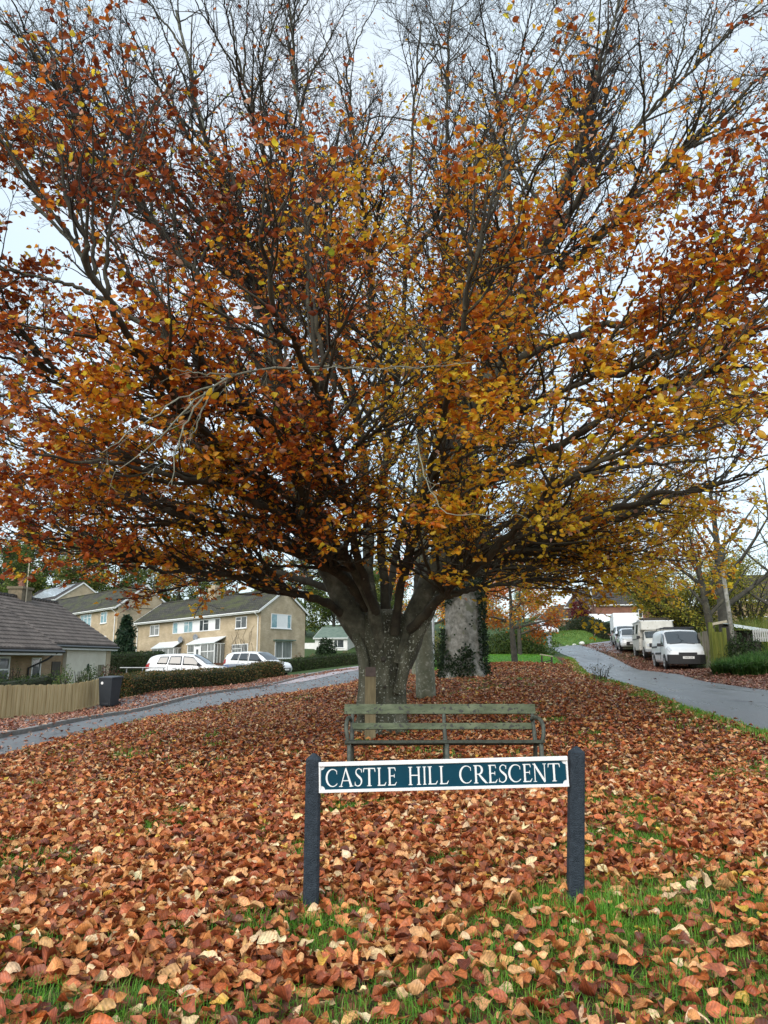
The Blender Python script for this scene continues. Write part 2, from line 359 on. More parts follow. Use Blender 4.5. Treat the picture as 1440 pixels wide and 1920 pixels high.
def gz(x, y):
    x = np.asarray(x, float); y = np.asarray(y, float); sh = x.shape; x = x.ravel(); y = y.ravel(); o = np.empty(len(x))
    for i in range(0, len(x), 20000):
        xx = x[i:i+20000, None]; yy = y[i:i+20000, None]
        o[i:i+20000] = _phi((xx - ctrl[None, :, 0])**2 + (yy - ctrl[None, :, 1])**2) @ _w[:_n] + _w[_n]
    o = o.reshape(sh)
    return float(o) if sh == () else o
def gp(x, y, dz=0.0): return np.array((x, y, gz(x, y) + dz))
def axis_steps(lo, hi, fine_lo, fine_hi, st):
    a = list(np.arange(fine_lo, fine_hi + 1e-6, st)); s = st; x = fine_hi
    while x < hi: s *= 1.28; x += s; a.append(min(x, hi))
    s = st; x = fine_lo; b = []
    while x > lo: s *= 1.28; x -= s; b.append(max(x, lo))
    return np.array(b[::-1] + a)
gx = axis_steps(-900, 900, -32, 32, .5); gy = axis_steps(-60, 1500, -1, 84, .5)
GX, GY = np.meshgrid(gx, gy, indexing='ij'); GZ = gz(GX, GY)
a, b = GX.shape
i, j = np.meshgrid(np.arange(a-1), np.arange(b-1), indexing='ij')
q = np.stack([i*b+j, (i+1)*b+j, (i+1)*b+j+1, i*b+j+1], -1).reshape(-1, 4)
_far = np.clip((GY - 44)/3, 0, 1) + np.clip((GX - 16)/2, 0, 1) + np.clip((-12.5 - GX)/1.5, 0, 1) + np.clip((GX - (.22*GY + 7.5))/1.5, 0, 1)*(GY > 40)
g = raw_mesh('ground', np.stack([GX, GY, GZ], -1), [q], None, smooth=True, col=np.clip(_far, 0, 1).reshape(-1, 1).repeat(3, 1))
# ground: leaf mould on the verge, rough grass beyond
m = bpy.data.materials.new('ground_cover'); m.use_nodes = True; MATS['ground_cover'] = m
n = m.node_tree.nodes; l = m.node_tree.links; bs = n['Principled BSDF']; bs.inputs['Roughness'].default_value = .9
t = n.new('ShaderNodeTexCoord')
def _nz(sc, det=4):
    z = n.new('ShaderNodeTexNoise'); z.inputs['Scale'].default_value = sc; z.inputs['Detail'].default_value = det; l.new(t.outputs['Object'], z.inputs['Vector']); return z
def _ramp(src, stops):
    r = n.new('ShaderNodeValToRGB'); e = r.color_ramp.elements
    e[0].position, e[0].color = stops[0][0], rgba(stops[0][1]); e[1].position, e[1].color = stops[-1][0], rgba(stops[-1][1])
    for p_, c_ in stops[1:-1]: x = e.new(p_); x.color = rgba(c_)
    l.new(src, r.inputs[0]); return r
vo = n.new('ShaderNodeTexVoronoi'); vo.inputs['Scale'].default_value = 17; l.new(t.outputs['Object'], vo.inputs['Vector'])
sepc = n.new('ShaderNodeSeparateColor'); l.new(vo.outputs['Color'], sepc.inputs[0])
leafc = _ramp(sepc.outputs[0], [(0, (.018, .008, .004)), (.3, (.06, .020, .008)), (.6, (.12, .040, .015)), (.85, (.18, .072, .028)), (1, (.24, .12, .055))])  # leaf mould, darkened to paint shade into the gaps between fallen leaves
grassc = _ramp(_nz(9, 6).outputs[0], [(.3, (.018, .04, .006)), (.7, (.05, .10, .015))])
msk = _ramp(_nz(.75, 6).outputs[0], [(.56, (0, 0, 0)), (.64, (1, 1, 1))])
va = n.new('ShaderNodeAttribute'); va.attribute_name = 'col'; vm = n.new('ShaderNodeMath'); vm.operation = 'MAXIMUM'
l.new(msk.outputs[0], vm.inputs[0]); l.new(va.outputs['Fac'], vm.inputs[1])
mx = n.new('ShaderNodeMix'); mx.data_type = 'RGBA'; l.new(vm.outputs[0], mx.inputs[0]); l.new(leafc.outputs[0], mx.inputs[6]); l.new(grassc.outputs[0], mx.inputs[7])
l.new(mx.outputs[2], bs.inputs['Base Color'])
bp = n.new('ShaderNodeBump'); bp.inputs['Strength'].default_value = .9; bp.inputs['Distance'].default_value = .03
l.new(vo.outputs['Distance'], bp.inputs['Height']); l.new(bp.outputs[0], bs.inputs['Normal'])
g.data.materials.append(m); tag(g, kind='structure', label='leaf covered ground of the wide central verge', cat='ground')

def strip(name, L, Rr, mat, dz=.02, n=160, k=12, kind='structure', label=None, cat=None):
    """sheet between two edge polylines (xy), draped on the terrain"""
    A = catmull([(p[0], p[1], 0) for p in L], n)[:, :2]; B = catmull([(p[0], p[1], 0) for p in Rr], n)[:, :2]
    s = np.linspace(0, 1, k)[None, :, None]; G = A[:, None]*(1-s) + B[:, None]*s
    Z = gz(G[..., 0], G[..., 1]) + dz
    mb = MB(); mb.grid(np.concatenate([G, Z[..., None]], -1))
    o = mb.build(name, mat, smooth=True)
    if o.data.polygons[0].normal.z < 0: o.data.flip_normals()
    return tag(o, label, cat, kind=kind), A, B
# left road (crescent), near edge then far edge
LN = [P(-260,1500,8.6)[:2], P(0,1420,12.4)[:2], P(150,1380,15.8)[:2], P(300,1345,20)[:2], P(450,1315,24.8)[:2], P(560,1298,28.9)[:2], P(665,1278,35)[:2], (.2,42), (3,52), (8,62)]
LF = [(-9.6,8.0), P(0,1386,15.9)[:2], P(120,1361,19)[:2], P(200,1345,22)[:2], P(300,1325,26)[:2], P(400,1307,30)[:2], P(480,1291,34)[:2], (-4.2,41), (-2.2,49), (2,60), (7,70)]
road_l, LNa, LFa = strip('road', LN, LF, 'asphalt_wet', .02, label='wet grey crescent road with leaves along the edges', cat='road')
# side street opening in front of the houses, paler
JN = [P(478,1289,34.3)[:2], (-4.0,40.5), (-2.0,48), (1.5,58)]
JF = [P(520,1262,44)[:2], P(545,1260,47)[:2], P(600,1257,50)[:2], P(665,1253,53)[:2]]
strip('road', [P(486,1288,35.2)[:2], P(560,1279,37.0)[:2], P(640,1268,41)[:2], P(700,1262,44)[:2]], [P(520,1262,44)[:2], P(570,1259,49)[:2], P(640,1256,52)[:2], P(710,1254,54)[:2]], 'asphalt_pink', .032, n=60, label='pale pinkish forecourt of the side street before the houses', cat='road')
# pavement beyond the left road, up to the fence and the hedge
PF = [(-12.0,8.0), P(-30,1362,20)[:2], P(185,1329,27.0)[:2], P(330,1306,32)[:2], P(475,1284,37.6)[:2], (-6.7,39.6)]
off = LFa.copy()
strip('pavement', [tuple(p + np.array((-.14, .02))) for p in LFa[:100:11]], PF, 'asphalt_pale', .085, n=90, k=6, label='narrow grey pavement half covered by leaves', cat='pavement')
kb = MB()
ka = LFa[:100]
for s0 in range(0, 96, 2):
    p0, p1 = ka[s0], ka[s0+2]
    kb.obox((p0[0]-.06, p0[1], gz(*p0)+.04), (p1[0]-.06, p1[1], gz(*p1)+.04), .14, .14)
tag(kb.build('kerb', 'kerb_stone'), 'low grey kerb along the leaf strewn pavement', 'kerb', kind='structure')
# right lane
RL = [(5.2,3.5), P(1437,1374,11.4)[:2], P(1336,1343,13.3)[:2]+np.array((.0,0)), P(1275,1325,14.8)[:2], P(1183,1288,19.2)[:2], P(1134,1275,23.5)[:2], (8.6,33), P(1080,1240,42)[:2], (12.6,55), P(1027,1207,72)[:2], (18.5,86)]
RR = [(8.9,3.5), (9.0,11), (9.1,14.5), (9.2,17), P(1440,1297,19)[:2]+np.array((-.1,0)), P(1336,1276,24.6)[:2]-np.array((.4,0)), P(1260,1264,29.7)[:2], (12.5,37), P(1159,1238,44)[:2], (15.4,56), P(1070,1213,70)[:2], (21,84)]
lane, RLa, RRa = strip('road', RL, RR, 'asphalt_wet', .02, label='wet grey lane climbing past the parked vans', cat='road')
M('asphalt_patch', (.030, .032, .034), (.060, .062, .065), 3, .34, .3, detail=8, bscale=90)
for k_, (i0, i1, f0, f1, lab_) in enumerate(((78, 84, .30, .62, 'dark tarmac repair in the lane before the van'), (86, 90, .12, .30, 'small dark tarmac repair in the lane farther from the van'), (58, 63, .55, .82, 'dark tarmac repair in the lane nearest the sign'))):
    e_ = lambda f, w_: [tuple(RLa[i]*(1-f) + RRa[i]*f + np.array((w_*math.sin(i*2.1+k_), 0))) for i in range(i0, i1+1)]
    strip('road_patch', e_(f0, .08), e_(f1, .12), 'asphalt_patch', .026, n=24, k=5, label=lab_, cat='road')
drive, _, _ = strip('driveway', [P(1096,1222,56)[:2], P(1165,1228,49)[:2]], [P(1108,1213,66)[:2], P(1175,1213,66)[:2]], 'asphalt_pale', .03, n=20, label='short grey driveway opening off the lane', cat='driveway')
strip('lawn', [P(815,1249,35)[:2], P(900,1246,36.5)[:2], P(1000,1246,37)[:2], P(1052,1244,37.5)[:2]], [P(800,1234,47)[:2], P(880,1229,49)[:2], P(1000,1227,50)[:2], P(1030,1226,50)[:2]], 'lawn', .03, n=50, label='bright green lawn before the laurel hedge', cat='lawn')
strip('grass_bank', [P(1036,1207,73)[:2], P(1065,1209,70)[:2], P(1100,1212,66.5)[:2], P(1150,1206,66)[:2]], [P(1030,1178,92)[:2], P(1060,1174,90)[:2], P(1100,1176,80)[:2], P(1160,1188,72)[:2]], 'bank_grass', .06, n=50, label='steep green bank above the lane', cat='bank')
# ------------------------------------------------------------------ leaves
_ss = [0, .10, .25, .45, .65, .84, 1.0]; _ww = [0, .19, .295, .325, .275, .16, 0]
_S = [(s, 0) for s in _ss] + [(_ss[i]*.98 + .01, _ww[i]) for i in range(1, 6)] + [(_ss[i]*.98 + .01, -_ww[i]) for i in range(1, 6)]
_FQ = [(i, i+1, 7+i, 6+i) for i in range(1, 5)] + [(11+i, 12+i, i+1, i) for i in range(1, 5)]
_FT = [(0, 1, 7), (5, 6, 11), (0, 12, 1), (5, 16, 6)]
_S2 = [(0,0),(.5,0),(1,0),(.46,.34),(.46,-.34)]
_FT2 = [(0,1,3),(1,2,3),(0,4,1),(1,4,2)]
def leaf_geo(pos, A, N, size, col, fold=.25, curl=.3, full=False):
    n = len(pos); tp = np.array(_S if full else _S2, float); k = len(tp)
    A = nrm(A); N = nrm(N - (N*A).sum(-1, keepdims=True)*A); B = np.cross(N, A)
    size = np.broadcast_to(size, n)[:, None]; fold = np.broadcast_to(fold, n)[:, None]; curl = np.broadcast_to(curl, n)[:, None]
    s = tp[None, :, 0]; t = tp[None, :, 1]
    if full:
        ph = rng.uniform(0, 6.28, (n, 1)); tw = rng.normal(0, .75, (n, 1)); roll = rng.uniform(-.1, 1.35, (n, 1))
        wav = .055 * np.sin(11*s + ph + np.sign(t)*1.3) * (np.abs(t) > .1) + tw*t*(s - .4) + roll*(t*2.2)**2*.22*np.where(np.sin(ph*3) > 0, np.where(t > 0, 1, .3), np.where(t < 0, 1, .2))
    else: wav = 0
    h = fold*np.abs(t)*1.6 + curl*((s - .5)**2*4 - 1)*.3 + wav
    V = pos[:, None] + A[:, None]*(size*(s - .0)*(1 - .25*np.abs(curl)))[..., None] + B[:, None]*(size*t*(1 - .4*np.abs(fold)))[..., None] + N[:, None]*(size*h)[..., None]
    base = (np.arange(n)*k)[:, None, None]
    F = [(np.array(_FQ)[None] + base).reshape(-1, 4), (np.array(_FT)[None] + base).reshape(-1, 3)] if full else [(np.array(_FT2)[None] + base).reshape(-1, 3)]
    if full:
        vein = np.where(np.abs(tp[:, 1]) < .01, 1.16, .90)[None, :, None]*rng.uniform(.85, 1.12, (n, k, 1)); C = (col[:, None]*vein).reshape(-1, 3)
    else: C = np.repeat(col, k, 0)
    al = np.tile(.35 + .6*(tp[:, 0] - .85*np.abs(tp[:, 1])), n)[:, None]
    return V.reshape(-1, 3), F, np.concatenate([np.clip(C, 0, 1), al], -1)
def merge(parts):
    V = []; F = {}; C = []; o = 0
    for v, f, c in parts:
        for x in f: F.setdefault(x.shape[1], []).append(x + o)
        V.append(v); C.append(c); o += len(v)
    return np.concatenate(V), [np.concatenate(x) for x in F.values()], np.concatenate(C)
def pick(pal, w, n, jit=.18):
    pal = np.array(pal); i = rng.choice(len(pal), n, p=np.array(w)/sum(w))
    return np.clip(pal[i] * rng.uniform(1 - jit, 1 + jit, (n, 1)) * rng.uniform(.93, 1.07, (n, 3)), 0, 1)
def rdir(n): return nrm(rng.normal(size=(n, 3)))
GREENS = [(.035,.07,.012),(.055,.10,.018),(.025,.05,.012),(.09,.12,.02)]
def leaf_thing_part(name, parent, pos, nor, size, pal, w, mat='leaf_green', fold=.2, curl=.2):
    n = len(pos); A = rdir(n); A[:, 2] -= .25
    V, F, C = leaf_geo(pos, A, nrm(nor + .7*rdir(n)), size, pick(pal, w, n), fold, curl)
    return raw_mesh(name, V, F, mat, parent, col=C)
BRK = 1
def hedge(label, path, width, height, n, size, pal, w, group=None, cat='hedge', top_round=.15, hvar=.05, name='hedge', dirt=0):
    """clipped hedge along an xy path: dark core and a skin of leaves"""
    pth = catmull([(p[0], p[1], 0) for p in path], 40); base = gp(*pth[0][:2])
    e = empty(name, base, 0, label, cat, group)
    T = nrm(np.gradient(pth[:, :2], axis=0)); Nn = np.stack([T[:, 1], -T[:, 0]], -1)
    zz = gz(pth[:, 0], pth[:, 1])
    prof = [(-.5, 0), (-.5, .55), (-.46, .88), (-.3, .97), (0, 1.0), (.3, .97), (.46, .88), (.5, .55), (.5, 0)]
    mb = MB(); G = np.zeros((40, len(prof), 3))
    for k, (a_, h_) in enumerate(prof):
        G[:, k, :2] = pth[:, :2] + Nn*(a_*(width - .12)); G[:, k, 2] = zz + h_*(height - .06)
    mb.grid(G - base)
    c0 = len(mb.v); m_ = len(prof)
    mb.f.append(tuple(range(m_))); mb.f.append(tuple(range(39*m_, 40*m_)))
    mb.build('stems', 'hedge_core', e)
    # skin
    L = np.linalg.norm(np.diff(pth[:, :2], axis=0), axis=1).sum()
    u = rng.random(n)*39; i = np.minimum(u.astype(int), 38); f = (u - i)[:, None]
    c = pth[i, :2]*(1-f) + pth[i+1, :2]*f; nn_ = Nn[i]; z0 = zz[i]*(1-f[:, 0]) + zz[i+1]*f[:, 0]
    pr = np.array(prof); seg = np.linalg.norm(np.diff(pr*[width, height], axis=0), axis=1); cum = np.r_[0, np.cumsum(seg)]
    v = rng.random(n)*cum[-1]; j = np.clip(np.searchsorted(cum, v, 'right') - 1, 0, len(seg)-1); g_ = (v - cum[j])/seg[j]
    ph = pr[j] + (pr[j+1] - pr[j])*g_[:, None]
    # ends
    en = rng.random(n) < min(.3, width/(L + width)*1.6)
    ph[en] = np.stack([rng.uniform(-.5, .5, en.sum()), rng.random(en.sum())], -1)
    endi = np.where(rng.random(n) < .5, 0, 39); c[en] = pth[endi[en], :2] + (np.where(endi[en] == 0, -1, 1)[:, None]*T[endi[en]])*.02; nn_[en] = Nn[endi[en]]; z0[en] = zz[endi[en]]
    bump = (fbm(c[:, 0] + ph[:, 0]*2, c[:, 1] + ph[:, 1]*2, 1.1) - .5)*hvar*3
    pos = np.concatenate([c + nn_*(ph[:, :1]*width + np.sign(ph[:, :1])*bump[:, None]), (z0 + ph[:, 1]*height + bump*(ph[:, 1] > .8))[:, None]], -1) + rng.normal(0, .025, (n, 3))
    nor = np.concatenate([nn_*ph[:, :1]*2, np.where(ph[:, 1] > .9, 1.4, .25)[:, None]], -1)
    leaf_thing_part('foliage', e, pos - base, nor, size*rng.uniform(.7, 1.3, n), pal, w)
    return e
def bush(label, c, rx, ry, h, n, size, pal, w, name='bush', cat='bush', group=None, mat='leaf_green', lumps=7, shell=.55, core=True, flat=1.0):
    """rounded shrub: leaf faces through a lumpy volume over short stems"""
    base = np.array(c, float); e = empty(name, base, 0, label, cat, group)
    lc = rdir(lumps)*rng.uniform(.25, .6, (lumps, 1)); lc[:, 2] = np.abs(lc[:, 2]) * .9 + .05; lr = rng.uniform(.35, .6, lumps)
    k = rng.integers(0, lumps, n); d = rdir(n); rr = rng.uniform(shell, 1, n)**.5
    p = lc[k] + d*lr[k][:, None]*rr[:, None]
    p[:, 2] = np.where(p[:, 2] < 0, -p[:, 2]*.3, p[:, 2])
    sc = np.array((rx, ry, h)) / np.array((.95, .95, 1.05)); pos = p*sc
    leaf_thing_part('foliage', e, pos, d + (0, 0, .35), size*rng.uniform(.6, 1.35, n), pal, w, mat)
    mb = MB()
    for q in range(6):
        a_ = q*1.05 + rng.random(); mb.tube([(0, 0, -.05), (.2*rx*math.cos(a_), .2*ry*math.sin(a_), h*.35), (.45*rx*math.cos(a_), .45*ry*math.sin(a_), h*.7)], [.035, .025, .012], 5)
    mb.build('stems', 'bark_dark', e)
    return e

# ------------------------------------------------------------------ street name sign
def plate_frame():
    a = P(598, 1458, 4.20); b = P(1065, 1446, 4.20)
    return a, b
sa, sb = plate_frame()
ex = (sb - sa); PLEN = np.linalg.norm(ex); ex /= PLEN; ey = np.array((0, 1.0, 0)); ez = np.cross(ex, ey)
pc = (sa + sb)/2
pxs = 467 / PLEN             # photo pixels per metre on the plate
PH = 54.5 / pxs
sgn = empty('street_name_sign', (pc[0], pc[1], gz(pc[0], pc[1])), 0, 'low teal street name sign with white lettering between two dark posts', 'street sign')
s0 = np.array(sgn.location)
def sp(x, y, z): return pc + ex*x + ey*y + ez*z - s0
hl = PLEN/2
mb = MB(sp); mb.box(-hl, hl, .0, .006, -PH/2, PH/2); mb.build('backing_board', 'sign_white', sgn)
# teal face with notched corners
nc = .020; bt, bb_, bs_ = .021, .016, .012
x0, x1, z0_, z1_ = -hl + bs_, hl - bs_, -PH/2 + bb_, PH/2 - bt
def arcpts(cx, cz, r, a0, a1, k=6): return [(cx + r*math.cos(R(a0 + (a1 - a0)*i/k)), cz + r*math.sin(R(a0 + (a1 - a0)*i/k))) for i in range(k+1)]
out_ = arcpts(x0, z0_, nc, 90, 0) + arcpts(x1, z0_, nc, 180, 90) + arcpts(x1, z1_, nc, 270, 180) + arcpts(x0, z1_, nc, 360, 270)
mb = MB(sp); mb.prism([(p, -.0035, q) for p, q in out_], (0, .0035, 0)); mb.fn = None
mb = MB(); mb.prism([sp(p, -.0035, q) for p, q in out_], ey*.0033); plate = mb.build('name_plate', 'sign_teal', sgn)
mb = MB(sp); mb.box(-hl, hl, -.012, -.0005, PH/2 - bt, PH/2); mb.box(-hl, hl, -.010, -.0005, -PH/2, -PH/2 + bb_); mb.box(-hl, -hl+.010, -.007, -.0005, -PH/2+bb_, PH/2-bt); mb.box(hl-.010, hl, -.007, -.0005, -PH/2+bb_, PH/2-bt)
mb.build('border', 'sign_white', sgn, bevel=.002)
# letters: strokes (points, widths)
TK, TN = .145, .062
def st(*p, w): return (list(p), w if isinstance(w, (list, tuple)) else [w]*len(p))
def serif(x, y, half=.14, w=.045): return st((x-half, y + (w/2 if y < .5 else -w/2)), (x+half, y + (w/2 if y < .5 else -w/2)), w=w)
def ell(cx, cy, rx, ry, a0, a1, wf, k=22):
    return ([(cx + rx*math.cos(R(a0 + (a1-a0)*i/k)), cy + ry*math.sin(R(a0 + (a1-a0)*i/k))) for i in range(k+1)], [wf(a0 + (a1-a0)*i/k) for i in range(k+1)])
def stem(x, w=TK): return st((x, 0), (x, .25), (x, .75), (x, 1), w=[w*1.12, w*.95, w*.95, w*1.12])
GL = {}
GL['I'] = (.34, [stem(.17), serif(.17, 0), serif(.17, 1)])
GL['L'] = (.70, [stem(.17), serif(.17, 1), st((.05, .032), (.56, .032), w=.064), st((.54, .02), (.66, .20), w=[.09, .035])])
GL['E'] = (.66, [stem(.17), st((.05, .032), (.52, .032), w=.064), st((.51, .02), (.64, .19), w=[.09, .035]), st((.05, .97), (.52, .97), w=.06), st((.52, .98), (.57, .80), w=[.075, .035]),
                 st((.2, .53), (.48, .53), w=.058), st((.49, .63), (.49, .43), w=.045)])
GL['T'] = (.74, [stem(.37), serif(.37, 0), st((.05, .968), (.69, .968), w=.064), st((.05, .98), (.02, .77), w=[.08, .035]), st((.69, .98), (.73, .77), w=[.08, .035])])
GL['H'] = (.92, [stem(.17), serif(.17, 0), serif(.17, 1), stem(.75), serif(.75, 0), serif(.75, 1), st((.2, .53), (.72, .53), w=.062)])
GL['A'] = (.92, [st((.12, 0), (.45, 1.0), w=[.075, .07]), st((.44, 1.02), (.80, 0), w=[.10, .16]), st((.24, .33), (.66, .33), w=.058), serif(.12, 0, .12), serif(.80, 0, .13)])
GL['N'] = (.96, [st((.14, 0), (.14, .97), w=.072), st((.82, -.02), (.82, 1), w=.072), st((.10, 1.0), (.82, 0), w=[.15, .16]), serif(.14, 0, .12), serif(.82, 1, .12), st((.0, .978), (.16, .978), w=.045)])
cw = lambda a: .055 + .10*max(0, -math.cos(R(a)))**1.2
GL['C'] = (.86, [ell(.50, .5, .43, .47, 48, 318, cw), st((.785, .88), (.79, .70), w=[.06, .035])])
GL['R'] = (.84, [stem(.17), serif(.17, 0), serif(.17, 1), st((.05, .97), (.36, .97), w=.056), ell(.34, .735, .22, .235, 90, -90, lambda a: .055 + .10*max(0, math.cos(R(a)))), st((.2, .50), (.36, .50), w=.056),
                 st((.36, .50), (.60, .22), (.80, .02), w=[.10, .155, .12]), st((.74, .02), (.90, .02), w=.045)])
sc_ = catmull([(.52, .86, 0), (.44, .95, 0), (.30, .975, 0), (.16, .90, 0), (.12, .76, 0), (.20, .63, 0), (.36, .51, 0), (.50, .37, 0), (.50, .19, 0), (.38, .06, 0), (.22, .025, 0), (.10, .08, 0), (.06, .17, 0)], 40)
GL['S'] = (.62, [([tuple(p[:2]) for p in sc_], [.05 + .10*math.exp(-((i - 20)/9.0)**2) for i in range(40)]), st((.535, .96), (.52, .76), w=[.035, .06]), st((.055, .04), (.05, .26), w=[.06, .035])])
TXT = [('C',610.5,633.4),('A',635.5,662),('S',664.3,680.3),('T',680.8,703.7),('L',706.4,724.7),('E',725.8,743.8),('H',764.5,789.5),('I',791.8,799.5),('L',801,821),('L',822.6,841.5),
       ('C',860.5,884.2),('R',886.8,911.9),('E',914,932.2),('S',934,951.2),('C',952.5,976.8),('E',978.7,997.4),('N',998.6,1024.6),('T',1027,1049.8)]
lts = [MB(), MB(), MB()]; CAPH = 32.5/pxs; q_ = 0      # one mesh per word
for ti_, (ch, xa, xb) in enumerate(TXT):
    lt = lts[0 if ti_ < 6 else 1 if ti_ < 10 else 2]
    wd, strokes = GL[ch]; X0 = -hl + (xa - 598)/pxs; sx = (xb - xa)/pxs/wd; zb = -CAPH/2 - .003
    for pts, ws in strokes:
        q_ += 1; pts = np.array(pts); tg = nrm(np.gradient(pts, axis=0)); nl = np.stack([-tg[:, 1], tg[:, 0]], -1); w_ = np.array(ws)[:, None]/2*.87
        l_, r_ = pts + nl*w_, pts - nl*w_; yy = -.0040 - .00004*(q_ % 8); k = len(pts)
        mm = lambda p, y: sp(X0 + p[0]*sx, y, zb + p[1]*CAPH)
        V = [mm(p, yy) for p in l_] + [mm(p, yy) for p in r_] + [mm(p, -.003) for p in l_] + [mm(p, -.003) for p in r_]
        F = [(i, i+1, k+i+1, k+i) for i in range(k-1)] + [(i, 2*k+i, 2*k+i+1, i+1) for i in range(k-1)] + [(k+i, k+i+1, 3*k+i+1, 3*k+i) for i in range(k-1)] + [(0, k, 3*k, 2*k), (k-1, 3*k-1, 4*k-1, 2*k-1)]
        lt.add(V, F)
for lt in lts: lt.build('lettering', 'sign_white', plate)
def sign_post(pxl, pxr, ytop, ybot, lean):
    mx_ = (pxl + pxr)/2; t_ = P(mx_ + lean/2, ytop, 4.24); b_ = P(mx_ - lean/2, ybot, 4.24); w = (pxr - pxl)/pxs*.97
    zb = gz(b_[0], b_[1]) - .1; h = w/2; ax = nrm(t_ - np.array((b_[0], b_[1], zb)))
    mb = MB(); rings = []
    B_ = np.array((b_[0], b_[1], zb)); H_ = np.linalg.norm(t_ - B_); ch_ = .010
    oct_ = [(-h+ch_, -h), (h-ch_, -h), (h, -h+ch_), (h, h-ch_), (h-ch_, h), (-h+ch_, h), (-h, h-ch_), (-h, -h+ch_)]
    V = []; 
    for z, s_ in ((0, 1.03), (H_*.5, 1.0), (H_ - .030, .99), (H_, .16)):
        for p in oct_: V.append(B_ + ax*z + np.array((p[0]*s_, p[1]*s_, 0)) - s0)
    F = [(r*8+i, r*8+(i+1) % 8, r*8+8+(i+1) % 8, r*8+8+i) for r in range(3) for i in range(8)] + [tuple(range(24, 32)), tuple(range(7, -1, -1))]
    mb.add(V, F); return mb.build('post', 'post_black', sgn)
sign_post(571.5, 600, 1412, 1690, 5); sign_post(1064, 1092.5, 1399, 1676, 5)

# ------------------------------------------------------------------ bench
BD = 8.35
b0 = np.array((PX(830, BD, 1400), BD, 0)); b0[2] = gz(b0[0], b0[1]); bench = empty('park_bench', b0, R(1.2), 'weathered green slatted park bench with iron legs behind the sign', 'bench')
HLN = 367/2*BD/(1390*1.028)
def slat(name, z0, z1, y, xl, xr, lean, mat='paint_green', th=.032):
    mb = MB(); mb.box(xl, xr, -th/2, th/2, -(z1-z0)/2, (z1-z0)/2)
    o = mb.build(name, mat, bench, bevel=.005); o.location = (0, y, (z0+z1)/2); o.rotation_euler = (-lean, 0, 0); return o
slat('backrest', .675, .785, .24, -HLN, HLN, R(14)); s2 = slat('backrest', .515, .585, .18, -HLN+.09, HLN-.06, R(14)); s2.name = 'backrest_slat'
mb = MB()
for k in range(4):
    mb.obox((-HLN+.02, -.24+k*.105, .430-.018*k), (HLN-.02, -.24+k*.105, .430-.018*k), .088, .026)
mb.build('seat', 'paint_worn', bench, bevel=.004)
for x in (-HLN+.07, .02, HLN-.06):
    mb = MB()
    mb.tube([(x, -.25, -.03), (x, -.26, .2), (x, -.25, .405)], .027 if abs(x) < .5 else .024, 7); mb.build('leg', 'iron_frame', bench, smooth=True)
    mb = MB(); mb.tube([(x+.02, .20, -.03), (x+.02, .14, .25), (x+.02, .13, .42), (x+.02, .20, .58), (x+.02, .255, .765)], [.026, .024, .024, .022, .018], 7); mb.build('leg', 'iron_frame', bench, smooth=True).name = 'back_upright'
    mb = MB(); mb.obox((x, -.27, .405), (x+.02, .14, .36), .035, .03); mb.build('seat_bearer', 'iron_frame', bench)
for x, sgn_ in ((-HLN+.07, -1), (HLN-.06, 1)):
    mb = MB(); c_ = catmull([(x, .19, .62), (x+.012*sgn_, .05, .655), (x+.03*sgn_, -.12, .64), (x+.035*sgn_, -.24, .57), (x+.02*sgn_, -.27, .47), (x, -.25, .40)], 16)
    mb.tube(c_, .022, 7); mb.build('armrest', 'iron_frame', bench, smooth=True)

# ------------------------------------------------------------------ stake with plaque before the trunk
sd = 12.5; bx = PX(694, sd, 1385); st_ = empty('wooden_post', (bx, sd, gz(bx, sd)), R(4), 'short squared timber post with a brown plaque before the trunk', 'post')
hz = P(694, 1252, sd)[2] - gz(bx, sd)
mb = MB(); mb.box(-.088, .088, -.05, .05, -.1, hz-.02); mb.build('shaft', 'stake_wood', st_, bevel=.006)
mb = MB(); mb.box(-.085, .085, -.064, -.051, hz-.14, hz+.012); mb.build('plaque', 'plaque_brown', st_, bevel=.004)

# ------------------------------------------------------------------ left timber fence
f0 = P(-190, 1400, 16.0); f1 = P(189, 1325, 27.3); fA = np.array((f0[0], f0[1])); fB = np.array((f1[0], f1[1])); fA = np.array((-10.95, 15.0))
fe = empty('timber_fence', (fB[0], fB[1], gz(*fB)), 0, 'new pale timber fence of upright boards left of the bin', 'fence')
fo = np.array(fe.location); FL = np.linalg.norm(fB - fA); fd = (fB - fA)/FL; fn = np.array((fd[1], -fd[0]))
mb = MB(); k = 0; s_ = 0.0
while s_ < FL - .05:
    w = .118; c_ = fA + fd*(s_ + w/2); z = gz(*c_); top = 1.0 + .012*math.sin(k*1.7) + random.uniform(-.008, .008); y_ = .016 if k % 2 else 0
    p = c_ + fn*(.02 + y_)
    mb.obox((p[0]-fo[0], p[1]-fo[1], z+.15-fo[2]), (p[0]-fo[0], p[1]-fo[1], z+top-fo[2]), .014, w+.012, up=(fn[0], fn[1], 0)) if False else None
    a_ = c_ - fd*(w/2+.004); b_ = c_ + fd*(w/2+.004)
    q0, q1 = fn*(.02+y_), fn*(.034+y_)
    pts = [(*(a_+q0), z+.15), (*(b_+q0), z+.15), (*(b_+q1), z+.15), (*(a_+q1), z+.15), (*(a_+q0), z+top), (*(b_+q0), z+top), (*(b_+q1), z+top), (*(a_+q1), z+top)]
    mb.add([np.array(p_)-fo for p_ in pts], [(0,3,2,1),(4,5,6,7),(0,1,5,4),(1,2,6,5),(2,3,7,6),(3,0,4,7)])
    s_ += w; k += 1
mb.build('boards', 'fence_wood', fe)
mb = MB(); NS = 10
